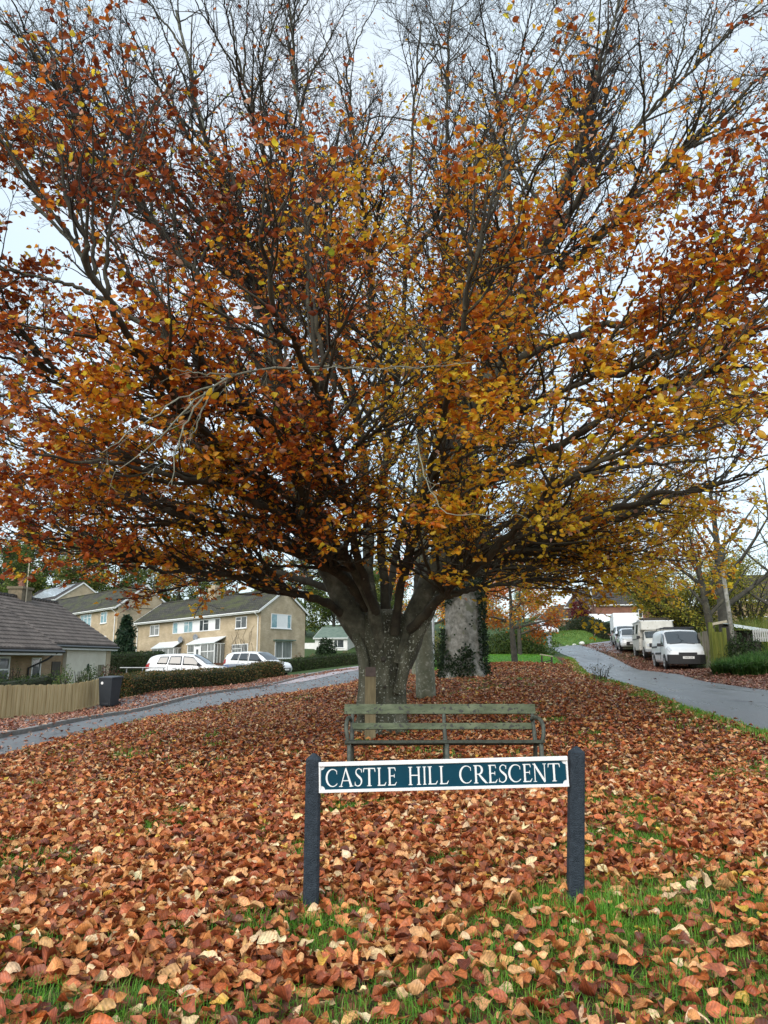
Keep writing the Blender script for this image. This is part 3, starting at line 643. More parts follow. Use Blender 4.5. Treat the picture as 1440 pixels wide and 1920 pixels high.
for k in range(NS):
    a_ = fA + fd*FL*k/NS; b_ = fA + fd*FL*(k+1)/NS
    mb.obox(np.array((*(a_+fn*.05), gz(*a_)+.06))-fo, np.array((*(b_+fn*.05), gz(*b_)+.06))-fo, .04, .17)
mb.build('gravel_board', 'fence_wood', fe)
for k in range(6):
    c_ = fA + fd*(FL*k/5 - .06*(k == 5)) - fn*.06; mb = MB(); mb.box(c_[0]-.05-fo[0], c_[0]+.05-fo[0], c_[1]-.05-fo[1], c_[1]+.05-fo[1], gz(*c_)-.1-fo[2], gz(*c_)+.97-fo[2]); mb.build('fence_post', 'fence_wood', fe)

# ------------------------------------------------------------------ wheelie bin
wd_ = 26.3; wb = P(204, 1327, wd_); wx = wb[0]
bn = empty('wheelie_bin', (wx, wd_, gz(wx, wd_)+.06), R(-14), 'dark navy wheelie bin with a round white sticker at the fence end', 'bin')
mb = MB(); mb.add([(-.24,-.28,.06),(.24,-.28,.06),(.24,.24,.06),(-.24,.24,.06),(-.30,-.36,.98),(.30,-.36,.98),(.30,.34,.98),(-.30,.34,.98)], [(0,3,2,1),(4,5,6,7),(0,1,5,4),(1,2,6,5),(2,3,7,6),(3,0,4,7)])
mb.box(-.15, .15, -.295, -.26, .07, .16)
mb.build('body', 'bin_plastic', bn, bevel=.025)
mb = MB(); mb.add([(-.33,-.40,.975),(.33,-.40,.975),(.33,.40,.985),(-.33,.40,.985),(-.31,-.37,1.02),(.31,-.37,1.02),(.31,.36,1.055),(-.31,.36,1.055)], [(0,3,2,1),(4,5,6,7),(0,1,5,4),(1,2,6,5),(2,3,7,6),(3,0,4,7)])
mb.build('lid', 'bin_plastic', bn, bevel=.02)
mb = MB(); mb.tube([(-.27, .40, .97), (-.27, .45, .98), (.27, .45, .98), (.27, .40, .97)], .016, 6); mb.build('handle', 'bin_plastic', bn)
for s_ in (-1, 1):
    mb = MB(); mb.lathe([(.03, -.03), (.10, -.03), (.105, 0), (.10, .03), (.03, .03)], (s_*.25, .28, .08), 14, 'x'); mb.build('wheel', 'tyre', bn, smooth=False)
mb = MB(); mb.lathe([(.05, 0), (.05, .006)], (-.13, -.352, .82), 14, 'y'); mb.build('sticker', 'window_white', bn); bn.scale = (.88, .9, 1)
# ------------------------------------------------------------------ houses
def wall_map(kind, L, D):
    if kind == 'front': return lambda a, b, c: (a, -c, b)
    if kind == 'right': return lambda a, b, c: (L + c, a, b)
    if kind == 'left': return lambda a, b, c: (-c, D - a, b)
def window(parent, fm, a, b, w, h, mull=(.5,), trans=(), glass='window_glass', fr=.06, name='window', sill=True, post=None, panel=None):
    """white framed window: bars as one mesh, panes as a sub-part"""
    F = (lambda x, y, z: post(*fm(x, y, z))) if post else fm
    mb = MB(F); o = .045
    mb.box(a, a+w, b, b+fr, -.02, o); mb.box(a, a+w, b+h-fr, b+h, -.02, o); mb.box(a, a+fr, b+fr, b+h-fr, -.02, o); mb.box(a+w-fr, a+w, b+fr, b+h-fr, -.02, o)
    for m_ in mull: mb.box(a+w*m_-fr/2, a+w*m_+fr/2, b+fr, b+h-fr, -.02, o-.004)
    for (x0, x1, y) in trans: mb.box(a+w*x0, a+w*x1, b+h*y-fr*.4, b+h*y+fr*.4, -.02, o-.008)
    if sill: mb.box(a-.05, a+w+.05, b-.06, b-.002, -.02, .10)
    f = mb.build(name, 'window_white', parent)
    mb = MB(F); mb.box(a+.02, a+w-.02, b+.02, b+h-.02, -.015, .012); mb.build('pane', glass, f)
    if panel:
        mb = MB(F); mb.box(a+w*panel[0], a+w*panel[1], b+.04, b+h-.04, .013, .026); mb.build('panel', 'window_white', f)
    return f
def house(label, loc, rz, L, D, eave, rise, wall, roof, shear=0.0, cat='house', name='house', over=.35, verge=True, below=1.2, pipes=(), gable_over=.12, gable_wall=None):
    e = empty(name, loc, rz, label, cat)
    post = (lambda x, y, z: (x, y, z + shear*(x - L))) if shear else (lambda x, y, z: (x, y, z))
    mb = MB(post)
    mb.add([(0,0,-below),(L,0,-below),(L,D,-below),(0,D,-below),(0,0,eave),(L,0,eave),(L,D,eave),(0,D,eave),(0,D/2,eave+rise),(L,D/2,eave+rise)],
           [(0,1,5,4),(2,3,7,6),(1,2,6,9,5),(3,0,4,8,7),(0,3,2,1)])
    mb.build('wall', wall, e)
    sl = rise/(D/2); th = .12; g_ = gable_over
    yo = -over; zo = eave - over*sl + .02
    mb = MB(post)
    mb.add([(-g_,yo,zo),(L+g_,yo,zo),(L+g_,D/2,eave+rise+.02),(-g_,D/2,eave+rise+.02),(-g_,yo,zo+th),(L+g_,yo,zo+th),(L+g_,D/2,eave+rise+.02+th),(-g_,D/2,eave+rise+.02+th)],
           [(0,3,2,1),(4,5,6,7),(0,1,5,4),(1,2,6,5),(3,0,4,7)])
    yo2 = D + over
    mb.add([(-g_,yo2,zo),(L+g_,yo2,zo),(L+g_,D/2,eave+rise+.02),(-g_,D/2,eave+rise+.02),(-g_,yo2,zo+th),(L+g_,yo2,zo+th),(L+g_,D/2,eave+rise+.02+th),(-g_,D/2,eave+rise+.02+th)],
           [(0,1,2,3),(7,6,5,4),(0,4,5,1),(1,5,6,2),(3,7,4,0)])
    rf = mb.build('roof', roof, e)
    mb = MB(post); mb.tube([(-g_, D/2, eave+rise+th+.02), (L+g_, D/2, eave+rise+th+.02)], .09, 8); mb.build('ridge', roof, rf)
    mb = MB(post)
    mb.box(-g_, L+g_, yo-.02, yo, zo-.10, zo+.06); mb.build('fascia', 'soffit_white', e)
    mb = MB(post); mb.tube([(-g_, yo-.075, zo+.03), (L+g_, yo-.075, zo+.03)], .055, 8); mb.build('gutter', 'soffit_white', e)
    if verge:
        for x in (L+g_, -g_-.04):
            mb = MB(post)
            mb.add([(x,yo,zo-.08),(x+.04,yo,zo-.08),(x+.04,D/2,eave+rise-.06),(x,D/2,eave+rise-.06),(x,yo,zo+th),(x+.04,yo,zo+th),(x+.04,D/2,eave+rise+th+.02),(x,D/2,eave+rise+th+.02)],
                   [(0,3,2,1),(4,5,6,7),(0,1,5,4),(1,2,6,5),(2,3,7,6),(3,0,4,7)])
            mb.add([(x,yo2,zo-.08),(x+.04,yo2,zo-.08),(x+.04,D/2,eave+rise-.06),(x,D/2,eave+rise-.06),(x,yo2,zo+th),(x+.04,yo2,zo+th),(x+.04,D/2,eave+rise+th+.02),(x,D/2,eave+rise+th+.02)],
                   [(0,1,2,3),(7,6,5,4),(0,4,5,1),(1,5,6,2),(2,6,7,3),(3,7,4,0)])
            mb.build('bargeboard', 'soffit_white', e)
    for x in pipes:
        mb = MB(post); mb.tube([(x, yo-.07, zo), (x, yo-.07, zo-.12), (x, -.07, zo-.42), (x, -.07, -below+.1)], .045, 7); mb.build('downpipe', 'soffit_white', e)
    return e, post, rf
def dish(parent, p, post, d=(0, -1, 0), r=.3):
    mb = MB(lambda x, y, z: tuple(np.array(post(*p)) + (x, y, z)))
    mb.lathe([(.03, .0), (r*.6, -.03), (r, -.10), (r*1.0, -.115), (r*.6, -.05), (.02, -.02)], (0, -.22, 0), 16, 'y'); mb.tube([(0, .0, -.15), (0, -.2, -.05)], .02, 5); mb.tube([(0, -.2, -.25), (0, -.5, -.05)], .012, 5)
    return mb.build('satellite_dish', 'dish_grey', parent, smooth=True)
# --- house B: buff brick pair of houses, facade towards the junction
LB = 15.6; dirB = np.array((.853, -.525)); cB = np.array((PX(487, 64), 64.0)); oB = cB - dirB*LB
zB = P(487, 1142, 64)[2] - 4.9
eB, pB, rB = house('buff brick terraced house with mossy roof, glazed white porches and a bay window', (*oB, zB), math.atan2(dirB[1], dirB[0]), LB, 6.2, 4.9, 1.85, 'brick_buff', 'tile_moss', .046, pipes=(.25, LB-.25), over=.4)
fB_ = wall_map('front', LB, 6.2); gB_ = wall_map('right', LB, 6.2)
def ub(px, y): # facade coordinate from photo column
    u = (px - 720)/1390/ (CP - (960-y)/1390*SP); d_ = dirB
    s_ = (u*oB[1] - oB[0])/(d_[0] - u*d_[1]); return s_
def win_px(px0, px1, b, h, **k): a0, a1 = ub(px0, 1180), ub(px1, 1180); return window(eB, fB_, a0, b, a1 - a0, h, post=pB, **k)
win_px(282, 299, 3.45, .98, mull=(.5,), trans=((.5, 1, .7),), glass='curtain_glass')
# upper band of white panels with windows
a0, a1 = ub(324.5, 1175), ub(413, 1175)
mb = MB(lambda x, y, z: pB(*fB_(x, y, z))); mb.box(a0, a1, 3.44, 4.52, -.01, .006); mb.build('cladding', 'window_white', eB)
win_px(324.5, 334, 3.46, 1.02, mull=(), glass='blue_glass', sill=False); win_px(345, 362, 3.46, 1.02, mull=(.5,), trans=((0, .5, .7),), glass='blue_glass', sill=False)
win_px(374, 392, 3.46, 1.02, mull=(.42,), trans=((.42, 1, .68),), sill=False); win_px(403, 413, 3.46, 1.02, mull=(), sill=False)
win_px(442, 463, 3.42, 1.0, mull=(.5,), trans=((0, .5, .68),))
win_px(437, 467, .95, 1.12, mull=(.62,), trans=((0, .62, .66),), glass='curtain_glass'); win_px(277, 297, .95, 1.08, mull=(.4,), trans=((.4, 1, .66),))
# porches
def porch(px0, px1, h, dep, door):
    a0, a1 = ub(px0, 1215), ub(px1, 1215); F = lambda x, y, z: pB(*fB_(x, y, z)); fr = .07
    mb = MB(F); zb = -.5
    mb.box(a0, a1, zb, .55, .02, dep); mb.build('porch_plinth', 'brick_red' if door else 'window_white', eB)
    mb = MB(F)
    for x in np.linspace(a0, a1, 5): mb.box(x-fr/2, x+fr/2, .55, h, dep-fr, dep+.003*0)
    for y in (.05+dep*.33, dep*.66): 
        mb.box(a1-fr, a1, .55, h, y, y+fr)
    mb.box(a0, a1, h-fr, h, dep-fr*.8, dep+.01); mb.box(a0, a1, h*.68, h*.68+fr, dep-fr*.8, dep-.01); mb.box(a1-fr*.8, a1+.01, h-fr, h, .02, dep-.1)
    pf = mb.build('porch_frame', 'window_white', eB)
    mb = MB(F); mb.box(a0+.03, a1-.03, .56, h-.03, .03, dep-.03); mb.build('pane', 'curtain_glass', pf)
    mb = MB(F); mb.add([(a0-.1, h, dep+.12), (a1+.1, h, dep+.12), (a1+.1, h+.55, .0), (a0-.1, h+.55, .0), (a0-.1, h+.07, dep+.12), (a1+.1, h+.07, dep+.12), (a1+.1, h+.62, .0), (a0-.1, h+.62, .0)], [(0,3,2,1),(4,5,6,7),(0,1,5,4),(1,2,6,5),(2,3,7,6),(3,0,4,7)]); mb.build('porch_roof', 'tarp_white', eB)
    if door:
        d0 = a0 + (a1-a0)*.26; mb = MB(F); mb.box(d0, d0+.85, -.35, 2.05, dep+.012, dep+.05); dr = mb.build('door', 'window_white', eB)
        mb = MB(F); mb.box(d0+.3, d0+.55, .9, 1.8, dep+.052, dep+.06); mb.build('pane', 'window_glass', dr)
porch(372, 422, 2.25, 1.3, True); porch(300, 340, 2.15, .9, False)
mb = MB(lambda x, y, z: pB(*fB_(x, y, z))); a_ = ub(362, 1210); mb.box(a_, a_+1.0, -.3, 2.0, .003, .02); mb.build('recess_shade', 'black_trim', eB)  # flat black panel on the wall, painted shade of a recessed opening
dish(eB, (ub(344, 1185), 0, 2.85), pB); dish(eB, (ub(372, 1182), 0, 2.95), pB)
# gable windows and bay
window(eB, gB_, 1.35, 3.35, 2.75, 1.25, mull=(.3, .8), glass='blue_glass', panel=(.3, .8))
window(eB, gB_, 1.95, .75, 2.3, 1.5, mull=(.45,), glass='curtain_glass')
mb = MB(gB_); mb.box(1.7, 4.5, 2.28, 2.38, .0, .35); mb.build('canopy', 'felt_green', eB)
mb = MB(); mb.box(LB*.42, LB*.42+.9, 2.7, 3.5, 6.2, 7.6); mb.build('chimney', 'brick_buff', eB)
mb = MB(lambda x, y, z: pB(*fB_(x, y, z)))
for k in range(26):
    x_ = ub(455, 1200) + rng.uniform(-1.2, 1.6); z_ = rng.uniform(0, 2.6); mb.tube([(x_, z_, .03), (x_+rng.uniform(-.3, .3), z_+.6, .05), (x_+rng.uniform(-.5, .5), z_+1.2, .04)], .012, 4)
mb.build('climber', 'bark_twig', eB)
# --- house A: taller gable behind
LA = 17.0; dA = np.array((.80, -.60)); cA = np.array((PX(215, 75), 75.0)); oA = cA - dA*LA; zA = P(215, 1135, 75)[2] - 4.9
eA, pA, rA = house('buff brick house with plain gable end and mossy roof behind the bungalow', (*oA, zA), math.atan2(dA[1], dA[0]), LA, 6.3, 4.9, 2.2, 'brick_buff', 'tile_moss', .05, pipes=(LA-.35,), over=.4)
fA_ = wall_map('front', LA, 6.3); gA_ = wall_map('right', LA, 6.3)
window(eA, fA_, LA-2.9, 3.3, 1.1, 1.15, trans=((0, .5, .7),), glass='blue_glass', post=pA); window(eA, fA_, LA-6.6, 3.2, 2.0, 1.25, mull=(.33, .66), trans=((.33, 1, .7),), glass='blue_glass', post=pA)
window(eA, fA_, LA-3.0, .9, 1.3, 1.1, trans=((0, .5, .7),), post=pA); window(eA, fA_, LA-6.8, .9, 1.8, 1.1, mull=(.33, .66), post=pA)
dish(eA, (LA+.25, 1.2, 4.8), lambda x, y, z: (x, y, z), r=.38)
mb = MB(gA_); mb.tube([(.2, 4.75, .02), (6.1, 4.75, .02)], .025, 5); mb.build('cable', 'gutter_black', eA)
# --- house with the solar panels
dS = np.array((.75, -.66)); cS = np.array((PX(98, 96), 96.0)); LS = 13; oS = cS - dS*LS; zS = P(98, 1122, 96)[2] - 4.9
eS, pS, rS = house('house with white framed gable and pale solar panels on its roof', (*oS, zS), math.atan2(dS[1], dS[0]), LS, 6.6, 4.9, 2.2, 'brick_buff', 'tile_dark', .03, over=.35)
mb = MB(pS); n0 = np.array((0, -2.2, 3.3)) / math.hypot(2.2, 3.3)
def rp(x, t, o): return (x, 3.3*t, 4.9+2.2*t+.16 + o)
for k in range(5):
    xa = LS-10.2+k*1.75
    mb.add([rp(xa, .12, .04), rp(xa+1.7, .12, .04), rp(xa+1.7, .9, .04), rp(xa, .9, .04), rp(xa, .12, .10), rp(xa+1.7, .12, .10), rp(xa+1.7, .9, .10), rp(xa, .9, .10)], [(0,3,2,1),(4,5,6,7),(0,1,5,4),(1,2,6,5),(2,3,7,6),(3,0,4,7)])
mb.build('solar_panel', 'solar', eS)
# --- bungalow: long roof running away from the camera
bx0, by0, by1 = -17.55, 20.0, 46.2
BLn = by1 - by0; rzb = math.atan2(46.2-20.0, (-16.35+17.55)); ebz = -.5
eU = empty('bungalow', (bx0, by0, ebz), rzb, 'low brick bungalow with a large brown pantiled roof behind the fence', 'bungalow')
# local: x along the building (away), y to the left, eave wall at y=0, ridge at y=4
EZ = 2.06 - ebz - .16; RZ = 4.62 - ebz - .1; RY = 4.0; xs_ = 18.2
def bz(y): return EZ + (RZ - EZ)*y/RY
mb = MB(); Lx = BLn
mb.add([(0,.45,-.5),(Lx-.4,.45,-.5),(Lx-.4,2*RY-.45,-.5),(0,2*RY-.45,-.5),(0,.45,bz(.45)),(Lx-.4,.45,bz(.45)),(Lx-.4,2*RY-.45,bz(.45)),(0,2*RY-.45,bz(.45)),(0,RY,RZ),(Lx-.4,RY,RZ)], [(0,1,5,4),(2,3,7,6),(1,2,6,9,5),(3,0,4,8,7)])
mb.build('wall', 'brick_brown', eU)
mb = MB()
mb.box(xs_+2.0, Lx-.95, .25, .449, -.5, bz(.25)-.02); mb.build('rendered_wall', 'render_cream', eU)
mb = MB(); mb.box(Lx-.95, Lx-.35, .22, .60, -.5, bz(.22)-.02); mb.build('brick_pier', 'brick_buff', eU)
mb = MB(); mb.lathe([(.02, 0), (.21, 0), (.21, .03), (.02, .03)], (0, 0, 0), 18, 'y'); 
mb.v = [(p[0]*.8 + Lx-3.35, .245 - p[1], p[2]*1.35 + 1.25) for p in mb.v]; mb.build('window', 'window_glass', eU)
mb = MB(); mb.box(Lx-2.0, Lx-1.2, .236, .247, .7, 1.45); mb.build('trellis', 'fence_old', eU)
# roof slab: near part reaches lower
def slab(mb, x0, x1, ya, yb, th=.14):
    mb.add([(x0,ya,bz(ya)),(x1,ya,bz(ya)),(x1,yb,bz(yb)),(x0,yb,bz(yb)),(x0,ya,bz(ya)+th),(x1,ya,bz(ya)+th),(x1,yb,bz(yb)+th),(x0,yb,bz(yb)+th)], [(0,3,2,1),(4,5,6,7),(0,1,5,4),(1,2,6,5),(2,3,7,6),(3,0,4,7)])
mb = MB()
# tiled surface modelled as stepped rolls
def tiles(mb, x0, x1, ya, yb):
    nx = int((x1-x0)/.075); courses = int((yb-ya)/.30)
    xs = np.linspace(x0, x1, nx+1); hh = .045*np.array([0, .8, 1, .8])[np.arange(nx+1) % 4]
    for c in range(courses+1):
        y0_ = ya + c*.30; y1_ = min(y0_ + .32, yb)
        if y1_ - y0_ < .05: continue
        lo_ = np.stack([xs, np.full(nx+1, y0_), bz(y0_)+.185+hh], -1); hi_ = np.stack([xs, np.full(nx+1, y1_), bz(y1_)+.135+hh], -1); bt_ = np.stack([xs, np.full(nx+1, y0_+.002), np.full(nx+1, bz(y0_)+.13)], -1)
        mb.grid(np.stack([bt_, lo_, hi_], 0))
slab(mb, -.2, xs_, -.42, RY); slab(mb, xs_+.001, Lx+.1, .05, RY)
mb.add([(-.2,2*RY,EZ),(Lx+.1,2*RY,EZ),(Lx+.1,RY,RZ),(-.2,RY,RZ),(-.2,2*RY,EZ+.14),(Lx+.1,2*RY,EZ+.14),(Lx+.1,RY,RZ+.14),(-.2,RY,RZ+.14)], [(0,1,2,3),(7,6,5,4),(0,4,5,1),(1,5,6,2),(3,7,4,0)])
rU = mb.build('roof', 'tile_dark', eU)
M('pantile', (.075, .060, .053), (.15, .122, .107), 1.6, .9, .4, c3=(.11, .09, .078), bscale=30, spots=(14, .66, (.27, .25, .22)))
mb = MB(); tiles(mb, -.2, xs_, -.44, RY); tiles(mb, xs_+.02, Lx+.1, .03, RY); mb.build('tiles', 'pantile', rU, fix=False)
mb = MB(); mb.tube([(x, RY, RZ+.19+.01*math.sin(x*9)) for x in np.arange(-.2, Lx+.12, .2)], .11, 8); mb.build('ridge', 'tile_brown', rU)
mb = MB(); mb.box(-.2, xs_, -.47, -.44, bz(-.44)-.13, bz(-.44)+.03); mb.box(xs_, Lx+.1, .0, .028, bz(0)-.13, bz(0)+.03); mb.box(-.2, xs_, -.44, .44, bz(-.44)-.15, bz(-.44)-.13); mb.build('fascia', 'soffit_white', eU)
mb = MB(); mb.tube([(-.2, -.53, bz(-.44)+.02), (xs_+.03, -.53, bz(-.44)+.02)], .07, 8); mb.tube([(xs_+.03, -.06, bz(0)+.03), (Lx+.12, -.06, bz(0)+.03)], .07, 8); mb.build('gutter', 'gutter_black', eU)
mb = MB(); mb.tube([(xs_-.6, -.5, bz(-.44)), (xs_-1.0, -.2, bz(-.44)-.35), (xs_-1.6, .38, bz(-.44)-.75), (xs_-1.6, .38, -.4)], .05, 7); mb.build('downpipe', 'gutter_black', eU)
fU = lambda a, b, c: (a, .45 - c, b)
window(eU, fU, 13.2, .35, 1.75, 1.55, mull=(.48,), trans=((.48, 1, .62),), fr=.09)
window(eU, fU, 16.95, .5, .9, 1.35, mull=(), fr=.08)
mb = MB(fU); mb.box(19.0, 19.9, -.45, 1.65, .0, .04); mb.build('door', 'timber_dark', eU)
mb = MB(); mb.box(Lx-4.3-.55, Lx-4.3+.55, RY-.35, RY+.45, RZ-.3, RZ+.75); mb.box(Lx-4.3-.62, Lx-4.3+.62, RY-.42, RY+.52, RZ+.62, RZ+.76)
M('chimney_brick', (.13, .11, .07), (.22, .17, .11), 5, .9, .4, bscale=18); ch = mb.build('chimney', 'chimney_brick', rU)
mb = MB(); mb.lathe([(.19, 0), (.15, .28), (.20, .32), (.20, .37), (.14, .4), (.12, .66), (.16, .70), (.10, .77)], (Lx-4.3, RY, RZ+.75), 10); mb.build('chimney_pot', 'terracotta', ch)
mb = MB(); mb.tube([(Lx-4.5, RY-.42, RZ-.1), (Lx-4.5, RY-.42, RZ+2.3)], .03, 5); mb.tube([(Lx-4.5, RY-.8, RZ+2.2), (Lx-4.5, RY+.1, RZ+2.2)], .012, 4); mb.build('aerial', 'timber_pale', eU)
# --- far white bungalow
dW = np.array((.93, -.36)); oW = np.array((PX(590, 104), 104.0)); zW = P(600, 1226, 104)[2]
eW, pW, rW = house('small white rendered bungalow with a grey green roof far behind the clipped round bush', (*oW, zW), math.atan2(dW[1], dW[0]), 4.9, 5.0, 2.2, 1.35, 'render_white', 'felt_green', over=.3)
window(eW, wall_map('front', 4.9, 5), 2.9, .8, 1.5, 1.1, mull=(.35,), glass='window_glass')
mb = MB(); mb.box(-2.4, -.02, .5, 4.2, -.6, 1.5); mb.build('side_wall', 'render_white', eW)
# --- brick houses on the right, up the lane
def rhouse(label, pxa, dep, pye, rz, L, D, eave, rise, wall, roof, wins=(), chim=None, shear=0):
    x = PX(pxa, dep); z = P(pxa, pye, dep)[2] - eave
    d_ = np.array((math.cos(rz), math.sin(rz))); o_ = np.array((x, dep)) - d_*L*0
    e, p, r = house(label, (*o_, z), rz, L, D, eave, rise, wall, roof, shear, below=3, over=.3)
    for wl, a, b, w, h in wins: window(e, wall_map(wl, L, D), a, b, w, h, glass='window_glass', post=p)
    if chim is not None:
        mb = MB(); mb.box(chim-.45, chim+.45, D/2-.35, D/2+.35, eave+rise-.3, eave+rise+1.1); ck = mb.build('chimney', wall, r)
        for s_ in (-.2, .2):
            mb = MB(); mb.lathe([(.13, 0), (.10, .35), (.12, .4)], (chim+s_, D/2, eave+rise+1.1), 8); mb.build('chimney_pot', 'terracotta', ck)
    return e
rhouse('brown brick house with long roof and white window, lowest of those up the lane', 1010, 112, 1163, R(-62), 9.5, 5.5, 4.6, 2.0, 'brick_brown', 'tile_moss', [('right', 1.6, 2.4, 1.6, 1.4), ('front', 2, 2.6, .9, 1.1), ('front', 4, 2.6, .9, 1.1), ('front', 6, 2.6, .9, 1.1)], 6.5)
rhouse('red brick house with steep white gable and chimney above the red leaved tree', 1066, 108, 1137, R(-48), 6.2, 5.6, 4.8, 2.3, 'brick_red', 'tile_dark', [('right', 2.4, 3.1, 1.3, 1.4), ('front', 3, 3, 1.1, 1.1)], 3.6)
rhouse('red brick house with dark roof half hidden by the olive tree', 1122, 100, 1133, R(-8), 11, 6, 4.9, 1.8, 'brick_red', 'tile_dark', [('front', 5.0, 3.1, 1.0, 1.1), ('front', 8, 3.1, 1.2, 1.1)])
rhouse('brown roofed house behind the bare tree and tall grass', 1380, 70, 1124, R(-10), 10, 7, 4.2, 2.4, 'brick_brown', 'tile_rust', [('front', .8, 1.4, 2.4, 1.2)])
# --- garage with green roof and white tarpaulin
gd = 74; gx_ = PX(1124, gd); gz0 = P(1124, 1200, gd)[2]
eG = empty('garage', (gx_, gd, gz0), R(10), 'dark garage with a sloping green felt roof above the hedge', 'garage')
mb = MB(); mb.box(0, 3.4, 0, 4.5, -1.5, 1.05); mb.build('wall', 'timber_dark', eG)
mb = MB(); mb.add([(-.3,-.3,1.05),(3.7,-.3,2.0),(3.7,4.8,2.0),(-.3,4.8,1.05),(-.3,-.3,1.2),(3.7,-.3,2.15),(3.7,4.8,2.15),(-.3,4.8,1.2)], [(0,3,2,1),(4,5,6,7),(0,1,5,4),(1,2,6,5),(2,3,7,6),(3,0,4,7)]); mb.build('roof', 'felt_roof_green', eG)
gd2 = 82; eT = empty('greenhouse', (PX(1122, gd2), gd2, P(1122, 1186, gd2)[2]), R(5), 'white covered greenhouse shelter behind the green garage roof', 'greenhouse')
mb = MB(); mb.box(0, 2.7, 0, 3, -1, 1.1); mb.build('wall', 'tarp_white', eT)
mb = MB(); mb.add([(-.2,-.1,1.1),(2.9,-.1,1.1),(2.9,1.5,2.1),(-.2,1.5,2.1),(-.2,3.1,1.1),(2.9,3.1,1.1)], [(0,1,2,3),(3,2,5,4),(0,3,4),(1,5,2)]); mb.build('roof', 'tarp_white', eT)
mb = MB()
for k in range(7): mb.box(.35*k, .35*k+.05, -.03, -.005, -.9, 1.08)
mb.build('frame', 'felt_green', eT)

# ------------------------------------------------------------------ vehicles
class Body:
    """lofted half-section body: stations (x, zbot, zbelt, ztop, wlow, wbelt, wtop)"""
    def __init__(s, st_): s.st = np.array(st_, float)
    def par(s, x):
        X = s.st[:, 0]; i = int(np.clip(np.searchsorted(X, x) - 1, 0, len(X)-2)); u = (x - X[i])/(X[i+1]-X[i])
        a, b = s.st[i], s.st[i+1]; m0 = (b - s.st[i-1])/(X[i+1]-X[i-1]) if i > 0 else (b-a)/(X[i+1]-X[i]); m1 = (s.st[i+2]-a)/(X[i+2]-X[i]) if i+2 < len(X) else (b-a)/(X[i+1]-X[i])
        h = X[i+1]-X[i]; lin = a + (b-a)*u; cub = (2*u**3-3*u*u+1)*a + (u**3-2*u*u+u)*h*m0 + (-2*u**3+3*u*u)*b + (u**3-u*u)*h*m1
        return lin*.5 + cub*.5
    def ring(s, x):
        _, zb, zl, zt, wl, wb, wt = s.par(x); hh = zt - zl
        return np.array([(0, zb), (wl*.86, zb), (wl*.985, zb+.10), (wl, zb+.55*(zl-zb)), (wb, zl), (wt+(wb-wt)*.12, zt-.13*hh), (wt*.86, zt-.012*hh), (0, zt+.02*min(1, hh*3))])
    def pt(s, x, k, side=1, off=0.0):
        r = s.ring(x); i = int(min(max(math.floor(k), 0), 6)); u = k - i
        q = np.vstack([r[0]*[-1, 1] if 0 else r[0], r, r[-1]]); a, b, c, d = q[i], q[i+1], q[i+2], q[i+3]
        lin = b + (c-b)*u; cub = .5*(2*b + (c-a)*u + (2*a-5*b+4*c-d)*u*u + (3*b-a-3*c+d)*u**3); p = lin*.6 + cub*.4
        if off:
            t = c - b; n_ = np.array((t[1], -t[0])); n_ /= max(np.linalg.norm(n_), 1e-6); p = p + n_*off
        return (x, side*p[0], p[1])
    def shell(s, name, mat, parent, n=46):
        xs = np.linspace(s.st[0, 0], s.st[-1, 0], n); ks = np.linspace(0, 7, 29)
        G = np.zeros((n, 57, 3))
        for i, x in enumerate(xs):
            for j, k in enumerate(ks): G[i, j] = s.pt(x, k, 1); G[i, 56-j] = s.pt(x, k, -1)
        mb = MB(); mb.grid(G); mb.f.append(tuple(range(57))); mb.f.append(tuple(range((n-1)*57, n*57)))
        return mb.build(name, mat, parent, smooth=True)
    def patch(s, name, mat, parent, xa, xb, ka, kb, sides=(1, -1), off=.024, nx=12, nk=6, xa2=None, xb2=None):
        """panel on the skin between stations; xa2/xb2 slant its ends"""
        obs = []
        for sd in sides:
            G = np.zeros((nx+1, nk+1, 3))
            for j in range(nk+1):
                f = j/nk; k = ka + (kb-ka)*f; a = xa + ((xa2 if xa2 is not None else xa)-xa)*f; b = xb + ((xb2 if xb2 is not None else xb)-xb)*f
                for i in range(nx+1): G[i, j] = s.pt(a + (b-a)*i/nx, k, sd, off)
            mb = MB(); mb.grid(G); o = mb.build(name, mat, parent, smooth=True, fix=False); obs.append(o)
            md = o.modifiers.new('solid', 'SOLIDIFY'); md.thickness = .02; md.offset = 0
        return obs
    def across(s, name, mat, parent, xa, xb, k0=5.2, off=.016, nx=10, nk=8):
        """panel across the top of the car (windscreen, rear window)"""
        ks = list(np.linspace(k0, 7, nk)); G = np.zeros((nx+1, 2*nk-1, 3))
        for i in range(nx+1):
            x = xa + (xb-xa)*i/nx
            for j, k in enumerate(ks): G[i, j] = s.pt(x, k, 1, off); G[i, 2*nk-2-j] = s.pt(x, k, -1, off)
        G[..., 2] += .012
        mb = MB(); mb.grid(G); return mb.build(name, mat, parent, smooth=True)
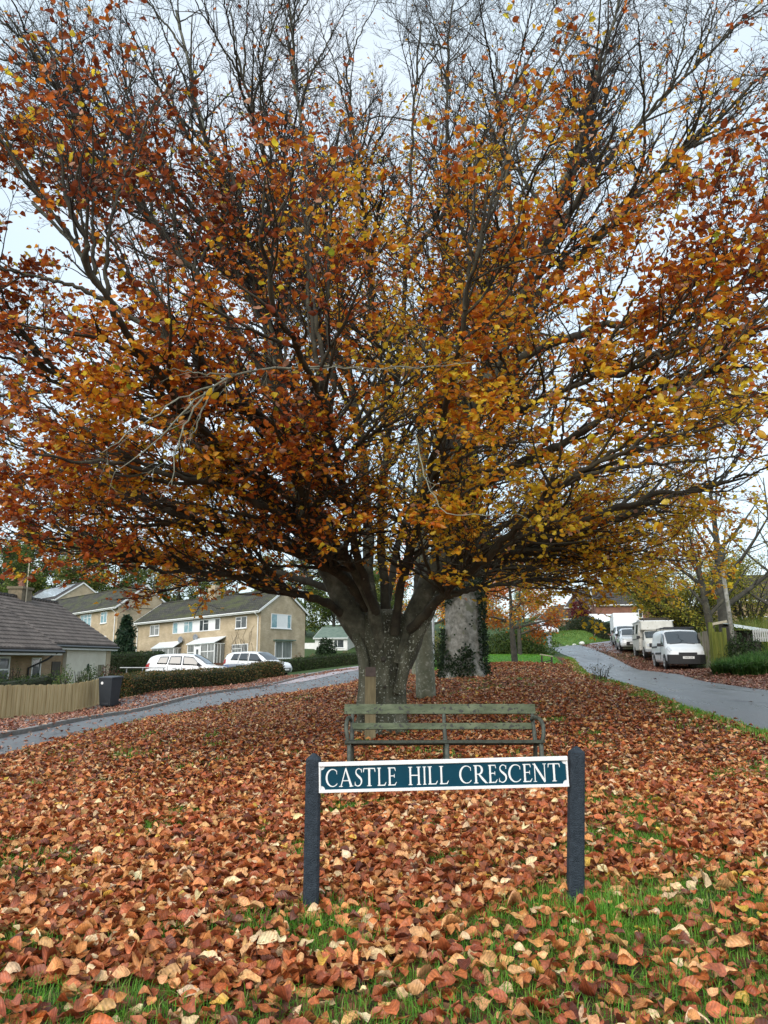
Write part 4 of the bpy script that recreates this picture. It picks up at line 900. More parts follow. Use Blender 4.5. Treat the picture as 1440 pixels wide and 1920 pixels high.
def wheels(e, xs, yw, r, w=.2, rim='alloy'):
    for x in xs:
        for s_ in (1, -1):
            mb = MB(); mb.lathe([(r*.55, -w/2), (r*.9, -w/2), (r, -w*.32), (r, w*.32), (r*.9, w/2), (r*.55, w/2)], (0, 0, 0), 22, 'y')
            t = mb.build('wheel', 'tyre', e, smooth=False); t.location = (x, s_*(yw-w/2+.012), r)
            mb = MB(); mb.lathe([(r*.12, 0), (r*.62, .01), (r*.66, .03), (r*.60, .035)], (0, 0, 0), 20, 'y')
            for q in range(5):
                a_ = q*2*math.pi/5; mb.obox((0, .05, 0), (r*.58*math.cos(a_), .045, r*.58*math.sin(a_)), .05, .02)
            if s_ < 0: mb.v = [(p[0], -p[1], p[2]) for p in mb.v]
            o = mb.build('rim', rim, t); o.location = (0, s_*(w/2-.03), 0)
def arches(e, xs, yw, r):
    for x in xs:
        for s_ in (1, -1):
            mb = MB(); mb.lathe([(.02, -.01), (r*1.17, -.01), (r*1.17, .004), (.02, .004)], (x, s_*yw, r*1.02), 24, 'y'); mb.build('wheel_arch', 'black_trim', e)
def mirror(e, x, y, z, mat):
    for s_ in (1, -1):
        mb = MB(); mb.box(x-.06, x+.05, s_*(y+.05), s_*(y+.24), z-.02, z+.14); mb.box(x-.03, x+.02, s_*(y-.1), s_*(y+.06), z, z+.04); mb.build('wing_mirror', mat, e, bevel=.025)
def text_part(s, size, parent, loc, rot, mat='ink', name='lettering'):
    cu = bpy.data.curves.new(name, 'FONT'); cu.body = s; cu.size = size; cu.align_x = 'CENTER'; cu.align_y = 'CENTER'; cu.extrude = .001
    o = bpy.data.objects.new(name, cu); COL.objects.link(o); dg = bpy.context.evaluated_depsgraph_get(); me = bpy.data.meshes.new_from_object(o.evaluated_get(dg)); bpy.data.objects.remove(o)
    o = bpy.data.objects.new(name, me); COL.objects.link(o); me.materials.clear(); me.materials.append(MATS[mat]); o.parent = parent; o.location = loc; o.rotation_euler = rot; return o
def family_car(label, loc, heading, kind='suv', paint='car_white', front_detail=True, plate=None):
    e = empty('parked_car', loc, heading, label, 'car')
    if kind == 'suv':
        b = Body([(-2.22,.50,.90,1.02,.74,.70,.60),(-2.16,.36,.98,1.18,.84,.80,.66),(-2.0,.30,1.04,1.46,.90,.85,.68),(-1.6,.27,1.06,1.60,.92,.88,.69),(-.4,.26,1.02,1.65,.92,.89,.70),(.35,.26,1.0,1.60,.92,.88,.68),(.8,.26,.99,1.36,.92,.88,.70),(1.18,.26,.98,1.07,.92,.87,.74),(1.7,.27,.90,.985,.90,.84,.70),(2.08,.30,.76,.86,.86,.78,.62),(2.22,.42,.60,.70,.72,.66,.50)])
        yw, wb, r, side = .925, (1.36, -1.34), .345, (-1.78, .98)
    else:
        b = Body([(-2.02,.45,.86,.95,.70,.66,.55),(-1.95,.34,.95,1.20,.80,.76,.60),(-1.75,.28,1.0,1.42,.85,.80,.62),(-1.3,.24,1.0,1.52,.87,.82,.62),(-.3,.23,.97,1.54,.87,.83,.63),(.35,.23,.95,1.47,.87,.82,.61),(.75,.23,.94,1.24,.87,.82,.63),(1.10,.23,.93,1.01,.87,.81,.68),(1.55,.24,.84,.92,.85,.79,.66),(1.9,.28,.70,.80,.80,.72,.58),(2.02,.40,.55,.64,.66,.6,.46)])
        yw, wb, r, side = .875, (1.25, -1.24), .31, (-1.55, .92)
    b.shell('body', paint, e)
    x0, x1 = side; dx = x1 - x0
    b.patch('side_window', 'car_glass', e, x0+.22, x0+dx*.28, 4.1, 4.88, xa2=x0+.38, xb2=x0+dx*.31)
    b.patch('side_window', 'car_glass', e, x0+dx*.31, x0+dx*.565, 4.08, 4.9, xa2=x0+dx*.34)
    b.patch('side_window', 'car_glass', e, x0+dx*.595, x1-.02, 4.08, 4.9, xb2=x0+dx*.80)
    b.across('windscreen', 'car_glass', e, b.st[5, 0]+.08, b.st[7, 0]-.05, 5.25)
    b.across('rear_window', 'car_glass', e, b.st[1, 0]+.03, b.st[2, 0]+.04, 5.3)
    b.patch('sill_trim', 'black_trim', e, -2.0 if kind == 'suv' else -1.8, 1.95 if kind == 'suv' else 1.7, 1.0, 2.15, off=.008, nx=18)
    n_ = b.st[-1, 0]; b.patch('headlight', 'lamp_glass', e, n_-.42, n_-.10, 4.05, 4.9, off=.012); t_ = b.st[0, 0]; b.patch('tail_light', 'lamp_red', e, t_+.03, t_+.26, 3.5, 4.3, off=.012)
    for xd in (x0+dx*.58, x0+dx*.30):
        b.patch('door_seam', 'black_trim', e, xd, xd+.014, 2.2, 4.0, off=.001, nx=1)
    b.patch('door_handle', paint, e, x0+dx*.40, x0+dx*.40+.2, 3.6, 3.75, off=.022, nx=2, nk=1); b.patch('door_handle', paint, e, x0+dx*.66, x0+dx*.66-.2, 3.6, 3.75, off=.022, nx=2, nk=1)
    mb = MB(); mb.box(n_-.10, n_+.02, -.48, .48, .36, .60); mb.build('grille', 'black_trim', e, bevel=.03)
    mb = MB(); mb.box(n_+.02, n_+.035, -.26, .26, .44, .55); pl = mb.build('number_plate', 'number_plate', e)
    arches(e, wb, yw-.008, r); wheels(e, wb, yw, r); mirror(e, x1-.22, yw-.06, 1.02, 'black_trim')
    return e, b
sx = PX(357, 41.5); family_car('white crossover car seen side on behind the long clipped hedge', (sx, 41.5, gz(sx, 41.5)+.01), R(-3), 'suv')
hx = PX(484, 50); hq, _ = family_car('white crossover car with its nose to the forecourt behind the squared hedge end', (hx, 50, gz(hx, 50)+.01), R(-24), 'suv')
# blue bonnet glimpsed between them
e = empty('parked_car', (PX(447, 43.8), 43.8, gz(PX(447, 43.8), 43.8)-.12), R(-68), 'low dark blue car glimpsed over the hedge between two white cars', 'car')
bb = Body([(-1.9,.4,.78,.84,.7,.66,.55),(-1.6,.25,.8,.98,.82,.78,.6),(-.6,.22,.8,1.05,.84,.8,.6),(.4,.22,.8,1.02,.84,.8,.62),(.9,.22,.78,.9,.84,.8,.66),(1.6,.26,.72,.86,.82,.74,.6),(1.95,.4,.55,.66,.66,.6,.46)])
bb.shell('body', 'blue_paint', e, 24); bb.across('windscreen', 'car_glass', e, .42, .88, 5.2); arches(e, (1.2, -1.15), .835, .3); wheels(e, (1.2, -1.15), .84, .3)
# ---- white panel van, facing the camera
vd = 38.6; vx = PX(1272, vd); vh = math.atan2(-.985, -.19)
vz = gz(vx, vd)+.02
ev = empty('panel_van', (vx, vd, vz), vh, 'white panel van with black bumper parked nose out on the leafy verge', 'van')
vb = Body([(-2.4,.42,1.05,1.82,.86,.85,.72),(-2.36,.34,1.06,1.88,.92,.91,.78),(-1.6,.30,1.06,1.94,.95,.93,.80),(-.2,.30,1.06,1.95,.95,.93,.80),(.75,.30,1.06,1.92,.95,.93,.78),(1.05,.30,1.06,1.80,.95,.92,.77),(1.45,.30,1.05,1.46,.95,.91,.78),(1.80,.30,1.03,1.17,.94,.90,.79),(2.15,.32,.92,1.06,.92,.86,.74),(2.38,.36,.78,.92,.88,.80,.66),(2.47,.40,.66,.76,.80,.72,.56)])
vb.shell('body', 'van_white', ev, 54)
vb.across('windscreen', 'car_glass', ev, 1.02, 1.74, 5.12); vb.patch('side_window', 'car_glass', ev, .62, 1.42, 4.12, 4.88, xb2=1.02)
vb.patch('rubbing_strip', 'black_trim', ev, -2.2, -1.55, 3.0, 3.3, off=.02); vb.patch('rubbing_strip', 'black_trim', ev, -.85, .75, 3.0, 3.3, off=.02); vb.patch('door_track', 'black_trim', ev, -2.2, -.5, 4.0, 4.12, off=.012)
vb.patch('headlight', 'lamp_glass', ev, 1.98, 2.36, 4.05, 4.95, off=.012); vb.patch('door_seam', 'black_trim', ev, .55, .57, 2.2, 4.8, off=.002, nx=1)
mb = MB(); c_ = [(2.30, -.93), (2.46, -.88), (2.56, -.5), (2.58, 0), (2.56, .5), (2.46, .88), (2.30, .93)]
mb.add([(x, y, .24) for x, y in c_] + [(x+.01, y, .70) for x, y in c_] + [(2.1, -.9, .24), (2.1, .9, .24), (2.1, -.9, .72), (2.1, .9, .72)], [(i, i+1, 8+i, 7+i) for i in range(6)] + [(0, 7, 16, 14), (6, 15, 17, 13), (7, 8, 9, 10, 11, 12, 13, 17, 16), (0, 14, 15, 6, 5, 4, 3, 2, 1)])
mb.build('bumper', 'black_trim', ev, bevel=.03)
mb = MB(); mb.box(2.42, 2.50, -.42, .42, .70, .80); mb.build('grille', 'black_trim', ev, bevel=.015)
mb = MB(); mb.box(2.58, 2.60, -.26, .26, .50, .615); vp = mb.build('number_plate', 'number_plate', ev); text_part('HX59 CVE', .085, vp, (2.6015, 0, .557), (math.pi/2, 0, math.pi/2))
mb = MB(); mb.tube([(1.76, -.68, 1.215), (1.72, -.1, 1.25), (1.76, .5, 1.22)], .012, 4); mb.build('wiper', 'black_trim', ev)
arches(ev, (1.62, -1.42), .945, .34); wheels(ev, (1.62, -1.42), .955, .335, rim='metal_grey'); mirror(ev, 1.12, .93, 1.12, 'black_trim')
mb = MB()
for x in (-1.6, -.4, .6): mb.tube([(x, -.72, 1.95), (x, -.72, 2.06), (x, .72, 2.06), (x, .72, 1.95)], .022, 6)
mb.tube([(-1.7, -.70, 2.05), (.7, -.70, 2.05)], .022, 6); mb.tube([(-1.7, .70, 2.05), (.7, .70, 2.05)], .022, 6); mb.build('roof_bar', 'black_trim', ev)
# ---- motorhome behind the van
md_ = 45.5; cx_ = PX(1230, md_); ch_ = math.atan2(-.975, -.22); cz_ = gz(cx_, md_)
ec = empty('motorhome', (cx_, md_, cz_), ch_, 'old cream motorhome with dark side windows and a roof rack behind the van', 'motorhome')
mb = MB(); mb.add([(-2.7,-1.0,.45),(.9,-1.0,.45),(.9,1.0,.45),(-2.7,1.0,.45),(-2.75,-1.03,1.5),(1.0,-1.03,1.5),(1.0,1.03,1.5),(-2.75,1.03,1.5),(-2.65,-.95,2.18),(1.0,-.95,2.18),(1.0,.95,2.18),(-2.65,.95,2.18)],
   [(0,3,2,1),(0,1,5,4),(1,2,6,5),(2,3,7,6),(3,0,4,7),(4,5,9,8),(5,6,10,9),(6,7,11,10),(7,4,8,11),(8,9,10,11)])
mb.build('body', 'camper_cream', ec, bevel=.06)
mb = MB(); mb.add([(1.0,-.97,1.58),(1.45,-.9,1.62),(1.45,.9,1.62),(1.0,.97,1.58),(1.0,-.95,2.18),(1.38,-.86,2.14),(1.38,.86,2.14),(1.0,.95,2.18)], [(0,3,2,1),(4,5,6,7),(0,1,5,4),(1,2,6,5),(2,3,7,6),(3,0,4,7)]); mb.build('overcab', 'camper_cream', ec, bevel=.06)
cb = Body([(.98,.34,1.0,1.60,.86,.85,.74),(1.3,.33,1.0,1.60,.86,.84,.74),(1.5,.33,1.0,1.52,.86,.84,.73),(1.95,.33,.99,1.10,.86,.82,.72),(2.35,.36,.92,1.02,.84,.78,.68),(2.48,.40,.72,.84,.78,.72,.6)])
cb.shell('cab', 'camper_cream', ec, 26); cb.across('windscreen', 'car_glass', ec, 1.50, 1.92, 5.1); cb.patch('side_window', 'car_glass', ec, 1.08, 1.75, 4.1, 4.85, xb2=1.45)
mb = MB(); mb.box(2.40, 2.52, -.62, .62, .62, .84); mb.build('grille', 'black_trim', ec, bevel=.02); mb = MB(); mb.box(2.38, 2.58, -.86, .86, .34, .54); mb.build('bumper', 'metal_grey', ec, bevel=.03)
for s_ in (1, -1):
    for xa, xb in ((-2.3, -1.5), (-.3, .55)):
        mb = MB(); mb.add([(xa, s_*1.01, 1.45), (xb, s_*1.01, 1.45), (xb, s_*.965, 1.98), (xa, s_*.965, 1.98), (xa, s_*1.05, 1.45), (xb, s_*1.05, 1.45), (xb, s_*1.0, 1.98), (xa, s_*1.0, 1.98)], [(0,1,2,3),(7,6,5,4),(0,4,5,1),(1,5,6,2),(2,6,7,3),(3,7,4,0)]); mb.build('side_window', 'car_glass', ec)
    mb = MB(); mb.box(-2.7, .95, s_*1.005, s_*1.035, 1.12, 1.17); mb.build('trim_strip', 'black_trim', ec)
    mb = MB(); mb.box(2.44, 2.5, s_*.66-.1, s_*.66+.1, .66, .82); mb.build('headlight', 'lamp_glass', ec)
mb = MB()
for y in (-.7, .7): mb.tube([(-2.4, y, 2.18), (-2.4, y, 2.34), (1.2, y, 2.34), (1.2, y, 2.16)], .02, 5)
for x in np.linspace(-2.3, 1.1, 7): mb.tube([(x, -.7, 2.34), (x, .7, 2.34)], .015, 5)
mb.box(-2.2, .2, -.6, .6, 2.22, 2.30); mb.build('roof_rack', 'timber_dark', ec)
mb = MB(); mb.box(-2.75, 1.2, -1.0, 1.0, 2.14, 2.2); mb.build('roof', 'van_white', ec, bevel=.05)
arches(ec, (1.75,), .85, .33); arches(ec, (-1.6,), 1.0, .33); wheels(ec, (1.75,), .87, .33, rim='metal_grey'); wheels(ec, (-1.6,), 1.02, .33, rim='metal_grey'); mirror(ec, 1.55, .95, 1.15, 'black_trim')
# ---- two small white cars and a box trailer behind
d_ = 51.5; family_car('small white hatchback parked right behind the motorhome', (PX(1185, d_), d_, gz(PX(1185, d_), d_)), ch_, 'hatch')
d_ = 56.5; family_car('second small white hatchback in the row, farther from the motorhome', (PX(1175, d_), d_, gz(PX(1175, d_), d_)), ch_, 'hatch')
d_ = 61; bxx = PX(1173, d_); eb = empty('box_van', (bxx, d_, gz(bxx, d_)), ch_ + math.pi, 'plain white box van at the back of the parked row', 'van')
mb = MB(); mb.add([(-2.6,-.98,.8),(.9,-.98,.8),(.9,.98,.8),(-2.6,.98,.8),(-2.6,-.98,2.2),(1.0,-.98,2.2),(1.0,.98,2.2),(-2.6,.98,2.2)], [(0,3,2,1),(4,5,6,7),(0,1,5,4),(1,2,6,5),(2,3,7,6),(3,0,4,7)]); mb.build('box', 'window_white', eb, bevel=.03)
b_ = Body([(.9,.4,1.1,1.75,.9,.88,.74),(1.3,.36,1.1,1.75,.9,.88,.74),(1.9,.36,1.08,1.18,.9,.86,.74),(2.3,.42,.8,.9,.8,.72,.6)]); b_.shell('cab', 'van_white', eb, 18); b_.across('windscreen', 'car_glass', eb, 1.34, 1.82, 5.1)
wheels(eb, (1.6, -1.7), .93, .34, rim='metal_grey')
d_ = 84; family_car('pale car parked at the top of the lane behind the laurel bush', (PX(1023, d_), d_, gz(PX(1023, d_), d_)), R(-75), 'hatch')
def blades(x, y, h, wd, pal, w, lean=.45):
    n = len(x); d = rdir(n); d[:, 2] = 0; d = nrm(d); z = gz(x, y); b = np.stack([x, y, z], -1); sd = np.stack([-d[:, 1], d[:, 0], 0*x], -1); hh = h*rng.uniform(.5, 1.25, n)
    ln = rng.uniform(.05, lean*1.6, n)
    p1 = b + d*(hh*ln*.25)[:, None]; p1[:, 2] += hh*.55; p2 = b + d*(hh*ln)[:, None]; p2[:, 2] += hh*(1 - .3*ln)
    V = np.stack([b - sd*wd, b + sd*wd, p1 + sd*wd*.75, p1 - sd*wd*.75, p2], 1).reshape(-1, 3); o = (np.arange(n)*5)[:, None]
    return V, [np.array([[0, 1, 2, 3]]) + o, np.array([[3, 2, 4]]) + o], np.repeat(pick(pal, w, n, .2), 5, 0)
# ------------------------------------------------------------------ tree growing
def resample(P_, R_, n):
    c = catmull(np.concatenate([P_, R_[:, None]], -1), n); return c[:, :3], np.maximum(c[:, 3], .004)
def spawn(Pp, Rp, dens, ang, lf, n, t0=.2, up=.25, wig=.10, rr=.6, rmin=.004, flat=.5, droop=0.0, tend=1.0, maxr=None, keep=None, out=None):
    """children along parents. lf(parent length, t) -> child length. Returns points, radii"""
    B, m = Pp.shape[:2]; L = np.linalg.norm(np.diff(Pp, axis=1), axis=2).sum(1)
    cnt = np.maximum(rng.poisson(L*dens*(1-t0)), 1); pi = np.repeat(np.arange(B), cnt); N = len(pi)
    t = t0 + (tend - t0)*rng.random(N)**.85
    f = t*(m-1); i = np.minimum(f.astype(int), m-2); u = (f - i)[:, None]
    base = Pp[pi, i]*(1-u) + Pp[pi, i+1]*u; r0 = Rp[pi, i]*(1-u[:, 0]) + Rp[pi, i+1]*u[:, 0]
    tg = nrm(Pp[pi, i+1] - Pp[pi, i])
    side = np.cross(tg, np.array((0, 0, 1.0))); bad = np.linalg.norm(side, axis=1) < .15; side[bad] = rdir(bad.sum()); side = nrm(side)
    oth = np.cross(side, tg)
    az = np.where(rng.random(N) < .5, 0, np.pi) + rng.normal(0, 1.0 - flat*.75, N)
    lat = side*np.cos(az)[:, None] + oth*np.sin(az)[:, None]
    a = R(ang) + rng.normal(0, .16, N)
    d = nrm(tg*np.cos(a)[:, None] + lat*np.sin(a)[:, None])
    ln = lf(L[pi], t)*rng.uniform(.6, 1.25, N)
    C = np.zeros((N, n, 3)); C[:, 0] = base; st_ = (ln/(n-1))[:, None]; dd = d.copy()
    upv = np.array((0, 0, 1.0)); wv = rng.normal(0, wig, (N, 3))
    for k in range(1, n):
        dd = nrm(dd + upv*(up - droop*k/n)/n*1.4 + rng.normal(0, wig, (N, 3)) + wv*.3)
        C[:, k] = C[:, k-1] + dd*st_
    rb = np.maximum(np.minimum(r0*rr, ln*.018 + .003), rmin)
    Rr = rb[:, None]*np.linspace(1, .28, n)[None]; Rr = np.maximum(Rr, rmin*.55)
    if keep is not None:
        kk = keep(C[:, n//2]); C, Rr = C[kk], Rr[kk]
    return C, Rr
def leaves_on(Pp, per, size, spread, dens=None, up=.5):
    B, m = Pp.shape[:2]; pi = np.repeat(np.arange(B), per); N = len(pi); f = rng.random(N)**.7*(m-1); i = np.minimum(f.astype(int), m-2); u = (f-i)[:, None]
    b = Pp[pi, i]*(1-u) + Pp[pi, i+1]*u; tg = nrm(Pp[pi, i+1]-Pp[pi, i])
    if dens is not None:
        k = rng.random(N) < dens(b); b, tg, N = b[k], tg[k], k.sum()
    sd = np.cross(tg, (0, 0, 1.0)); sd = nrm(sd + 1e-6)*np.where(rng.random(N) < .5, 1, -1)[:, None]
    A = nrm(tg*.55 + sd*.8 + rng.normal(0, .35, (N, 3)) + np.array((0, 0, -.25)))
    Nn = np.array((0, 0, up)) + rng.normal(0, .55, (N, 3))
    return b + A*.012 + rng.normal(0, spread, (N, 3)), A, Nn, size*rng.uniform(.65, 1.25, N)
RUST, ORG, GOLD, YEL, DRK, GRN = (.50,.115,.026), (.74,.25,.026), (.86,.47,.038), (.92,.67,.055), (.25,.055,.020), (.32,.38,.035)

# ------------------------------------------------------------------ the big beech
TD = 13.5; tb = P(716, 1372, TD); tb[2] = gz(tb[0], TD)
tree = empty('beech_tree', tb, 0, 'great spreading beech with copper and gold leaves behind the bench', 'tree')
tloc = tb.copy()
DZ = TD/14.0
def lp(*c): return np.array([P(x, y, (d - 14)*.97 + TD) for x, y, d in c])
LIMBS = [
 (lp((724,1300,14.05),(702,1232,14.0),(664,1165,13.9),(636,1110,13.85),(612,1062,13.8),(575,975,13.7),(540,850,13.8),(515,720,14),(490,560,14.3),(430,380,14.6),(370,200,15),(330,20,15.4)), .27, .03),
 (lp((640,1150,13.8),(608,1128,13.4),(560,1116,13.0),(480,1092,12.5),(400,1074,12.1),(300,1050,11.8),(200,1015,11.5),(100,985,11.4)), .085, .02),
 (lp((690,1140,13.8),(650,1085,13.3),(580,1045,12.5),(480,1012,11.8),(400,985,11.4),(362,972,11.1),(250,930,10.8),(110,880,10.4)), .11, .02),
 (lp((712,1210,13.7),(700,1140,13.4),(672,1080,13.1),(640,1035,12.8),(600,985,12.2),(560,905,11.3),(540,830,10.6),(480,775,10),(400,735,9.6),(300,640,9.1),(180,520,8.6),(60,380,8.2)), .125, .022),
 (lp((700,1200,14.2),(690,1080,14.3),(690,1000,14.4),(680,850,14.6),(655,700,14.8),(640,560,15),(600,400,15),(560,200,15.2),(540,-20,15.5)), .125, .03),
 (lp((728,1210,14.3),(722,1100,14.4),(715,1000,14.5),(720,880,14.8),(745,700,15.2),(760,500,15.4),(770,300,15.6),(790,40,16)), .10, .025),
 (lp((745,1245,13.95),(768,1185,13.95),(797,1120,13.9),(825,1050,13.9),(838,950,13.9),(868,830,13.9),(915,715,13.9),(965,600,14),(1010,480,14.2),(1060,340,14.4),(1110,180,14.7),(1160,0,15)), .28, .03),
 (lp((806,1115,13.8),(840,1070,13.5),(880,1042,13.1),(960,1005,12.6),(1070,985,12.1),(1160,950,11.7),(1260,925,11.4),(1400,895,11)), .115, .02),
 (lp((820,1080,13.8),(870,1052,13.5),(930,1040,13.3),(1010,1018,12.9),(1110,987,12.5),(1200,960,12.2),(1300,955,12)), .085, .018),
 (lp((842,970,13.8),(920,900,12.8),(1020,850,12),(1130,790,11.3),(1260,720,10.6),(1420,690,10)), .11, .02),
 (lp((900,760,13.8),(1000,660,13),(1110,620,12.3),(1230,590,11.8),(1380,540,11.3),(1500,500,10.8)), .11, .02),
 (lp((960,620,14),(1040,520,13.6),(1130,440,13.2),(1230,330,12.8),(1340,230,12.4),(1460,110,12)), .10, .02),
 (lp((740,1190,13.6),(748,1120,13.3),(770,1040,12.6),(795,950,11.6),(825,810,10.3),(860,650,9),(890,500,8.2),(915,330,7.7)), .085, .014),
 (lp((705,1150,13.4),(672,1050,12.6),(645,920,11.3),(610,780,9.8),(565,670,8.6),(515,570,7.6),(494,440,6.9),(497,330,6.6)), .08, .012),
 (lp((770,1180,13.6),(840,1105,12.7),(940,1020,11.2),(1040,925,9.9),(1140,860,9),(1270,830,8.2)), .085, .015),
 (lp((722,1150,14.6),(760,980,16),(830,850,17),(900,700,18),(960,520,19),(1000,350,19.5)), .075, .02),
 (lp((695,1150,14.6),(600,960,16),(500,820,17),(400,700,17.8),(300,560,18.4),(230,420,18.8)), .075, .02),
 (lp((522,745,14),(440,620,13.5),(340,480,13),(230,340,12.6),(120,180,12.2),(10,20,12)), .095, .018),
 (lp((502,610,14.2),(400,440,13.8),(300,320,13.5),(180,200,13.3),(50,80,13)), .075, .016),
 (lp((562,945,13.7),(440,860,12.6),(300,800,11.8),(150,730,11),(20,640,10.4),(-120,560,10)), .095, .018),
 (lp((618,1030,13.3),(490,910,11.2),(350,770,9.2),(225,610,7.7),(150,450,6.9),(115,260,6.5)), .085, .014),
 (lp((762,505,15.4),(840,380,15.2),(930,220,15),(1020,60,15)), .07, .016),
 (lp((800,1120,14.1),(828,980,14.3),(832,800,14.5),(832,600,14.8),(832,420,15.2),(838,180,15.6),(850,0,16)), .085, .025),
 (lp((1008,490,14.2),(1120,330,14.2),(1250,180,14),(1420,10,14)), .075, .016),
 (lp((650,1080,13.4),(540,975,11.2),(400,910,9.5),(230,870,8.3),(60,850,7.6)), .065, .013),
 (lp((862,850,13.6),(980,770,11.4),(1130,705,9.6),(1310,650,8.2)), .07, .013),
 (lp((660,720,14.8),(580,560,14),(520,380,13.4),(470,200,13),(430,20,12.8)), .08, .016),
 (lp((700,640,15),(690,450,14.4),(660,260,14),(650,60,13.8)), .07, .016),
 (lp((800,1125,14.2),(900,1065,15.4),(1020,1035,16.4),(1150,1022,17.2),(1290,1010,17.8)), .075, .014),
 (lp((830,1060,14.2),(940,985,15.6),(1060,950,16.6),(1200,930,17.4),(1340,940,18)), .075, .014),
 (lp((632,1110,14.2),(520,1072,15.3),(400,1058,16.3),(260,1050,17),(110,1035,17.4)), .075, .014),
 (lp((655,1125,14.3),(560,1082,15.8),(450,1078,16.8),(330,1080,17.5)), .065, .012),
 (lp((600,1050,13.9),(480,985,15),(340,955,15.8),(190,945,16.4),(40,930,16.8)), .075, .014),
 (lp((690,1130,14.5),(640,1060,16),(560,1020,17.2),(470,1010,18)), .06, .012),
 (lp((780,1130,14.5),(790,1060,16),(850,1030,17.2),(930,1050,18)), .06, .012),
 (lp((940,660,14),(960,480,13.4),(950,300,13),(930,100,12.8)), .075, .016),
]
L0P, L0R = [], []
M_ = 26
limb_objs = []
for k, (pts, ra, rb_) in enumerate(LIMBS):
    n_ = len(pts); tt = np.linspace(0, 1, n_); rad = ra*(1-tt)**.85*(1 - rb_/ra) + rb_
    p_, r_ = resample(pts, rad, M_); p_[2:-1] += rng.normal(0, .035, (M_-3, 3))*np.linspace(.3, 1, M_-3)[:, None]
    L0P.append(p_); L0R.append(r_)
L0P = np.array(L0P); L0R = np.array(L0R)
# boughs that fill the outer crown, each growing out of the nearest limb
_flat = L0P[:, 4:-2].reshape(-1, 3); _fr = L0R[:, 4:-2].reshape(-1); _ft = nrm(np.gradient(L0P, axis=1))[:, 4:-2].reshape(-1, 3)
_axis = np.array((tb[0], TD, 0)); NB = []; NR = []
_tg = [(i*100 + rng.uniform(-45, 45), j*105 + rng.uniform(-45, 45), 0) for i in range(-2, 17) for j in range(-1, 10)]
_tg += [(rng.uniform(430, 980), rng.uniform(840, 1045), 1) for _ in range(24)] + [(rng.uniform(980, 1340), rng.uniform(950, 1110), 3) for _ in range(24)] + [(rng.uniform(1050, 1330), rng.uniform(1010, 1125), 3) for _ in range(20)] + [(rng.uniform(-30, 260), rng.uniform(850, 1045), 4) for _ in range(18)] + [(rng.uniform(540, 920), rng.uniform(230, 660), 5) for _ in range(18)] + [(rng.uniform(60, 560), rng.uniform(930, 1070), 2) for _ in range(12)]
for px, py, q_ in _tg:
    low = 1010 - .00020*(px - 720)**2
    if py > low and q_ == 0: continue
    e_ = abs(px - 720)/720; dmin = 6.6 + 2.5*(1 - e_) ; d_ = rng.uniform(dmin, 17.5 - 4*e_) if q_ == 0 else (rng.uniform(8.6, 12.0) if q_ == 1 else rng.uniform(11, 17.5) if q_ == 2 else rng.uniform(12, 19) if q_ == 3 else rng.uniform(8.5, 14) if q_ == 4 else rng.uniform(8.8, 13))
    t_ = P(px, py, d_)
    if t_[2] < 2.4: continue
    v = t_ - _flat; dist = np.linalg.norm(v, axis=1); ra_ = np.linalg.norm((_flat - _axis)*(1, 1, .6), axis=1); rt_ = np.linalg.norm((t_ - _axis)*(1, 1, .6))
    al = (nrm(v)*_ft).sum(1); cost = np.abs(dist - 2.6) + np.where(ra_ > rt_ - .8, 6, 0) + np.where(al < .35, 4*(.35 - al), 0) + np.where(_flat[:, 2] > t_[2] + .3, 1.5, 0)
    m_ = np.argmin(cost); b_ = _flat[m_]; D_ = np.linalg.norm(t_ - b_)
    if D_ < .9 or D_ > (9.5 if q_ in (3, 4, 5) else 6.5): continue
    c1 = b_ + nrm(_ft[m_]*.8 + nrm(t_ - b_))*D_*.4; s_ = np.linspace(0, 1, M_)[:, None]
    cv = (1-s_)**2*b_ + 2*s_*(1-s_)*c1 + s_**2*t_; cv[1:] += np.cumsum(rng.normal(0, .022, (M_-1, 3)), 0)*.6; cv[:, 2] += .05*D_*s_[:, 0]**2
    r0_ = min(_fr[m_]*.7, .010 + .0095*D_); NB.append(cv); NR.append(r0_*(1 - .85*s_[:, 0]**.9) + .003)
L0P = np.concatenate([L0P, np.array(NB)]); L0R = np.concatenate([L0R, np.array(NR)])
for k in range(len(L0P)):
    pf, rf_ = resample(L0P[k], L0R[k], 64)
    pf[1:-1] += rng.normal(0, .008, (62, 3)); rf_ = rf_*(1 + .07*np.sin(np.arange(64)*1.3 + k) + rng.normal(0, .03, 64))
    rf_ = rf_*np.linspace(1, .78, 64); V, F = tubes(pf[None], rf_[None], 12 if L0R[k][0] > .15 else 8)
    o = raw_mesh('limb', V - tloc, [F], 'bark_limb' if L0R[k][0] > .12 else 'bark_branch', tree, smooth=True); o.name = 'limb' if k < len(LIMBS) else 'bough'
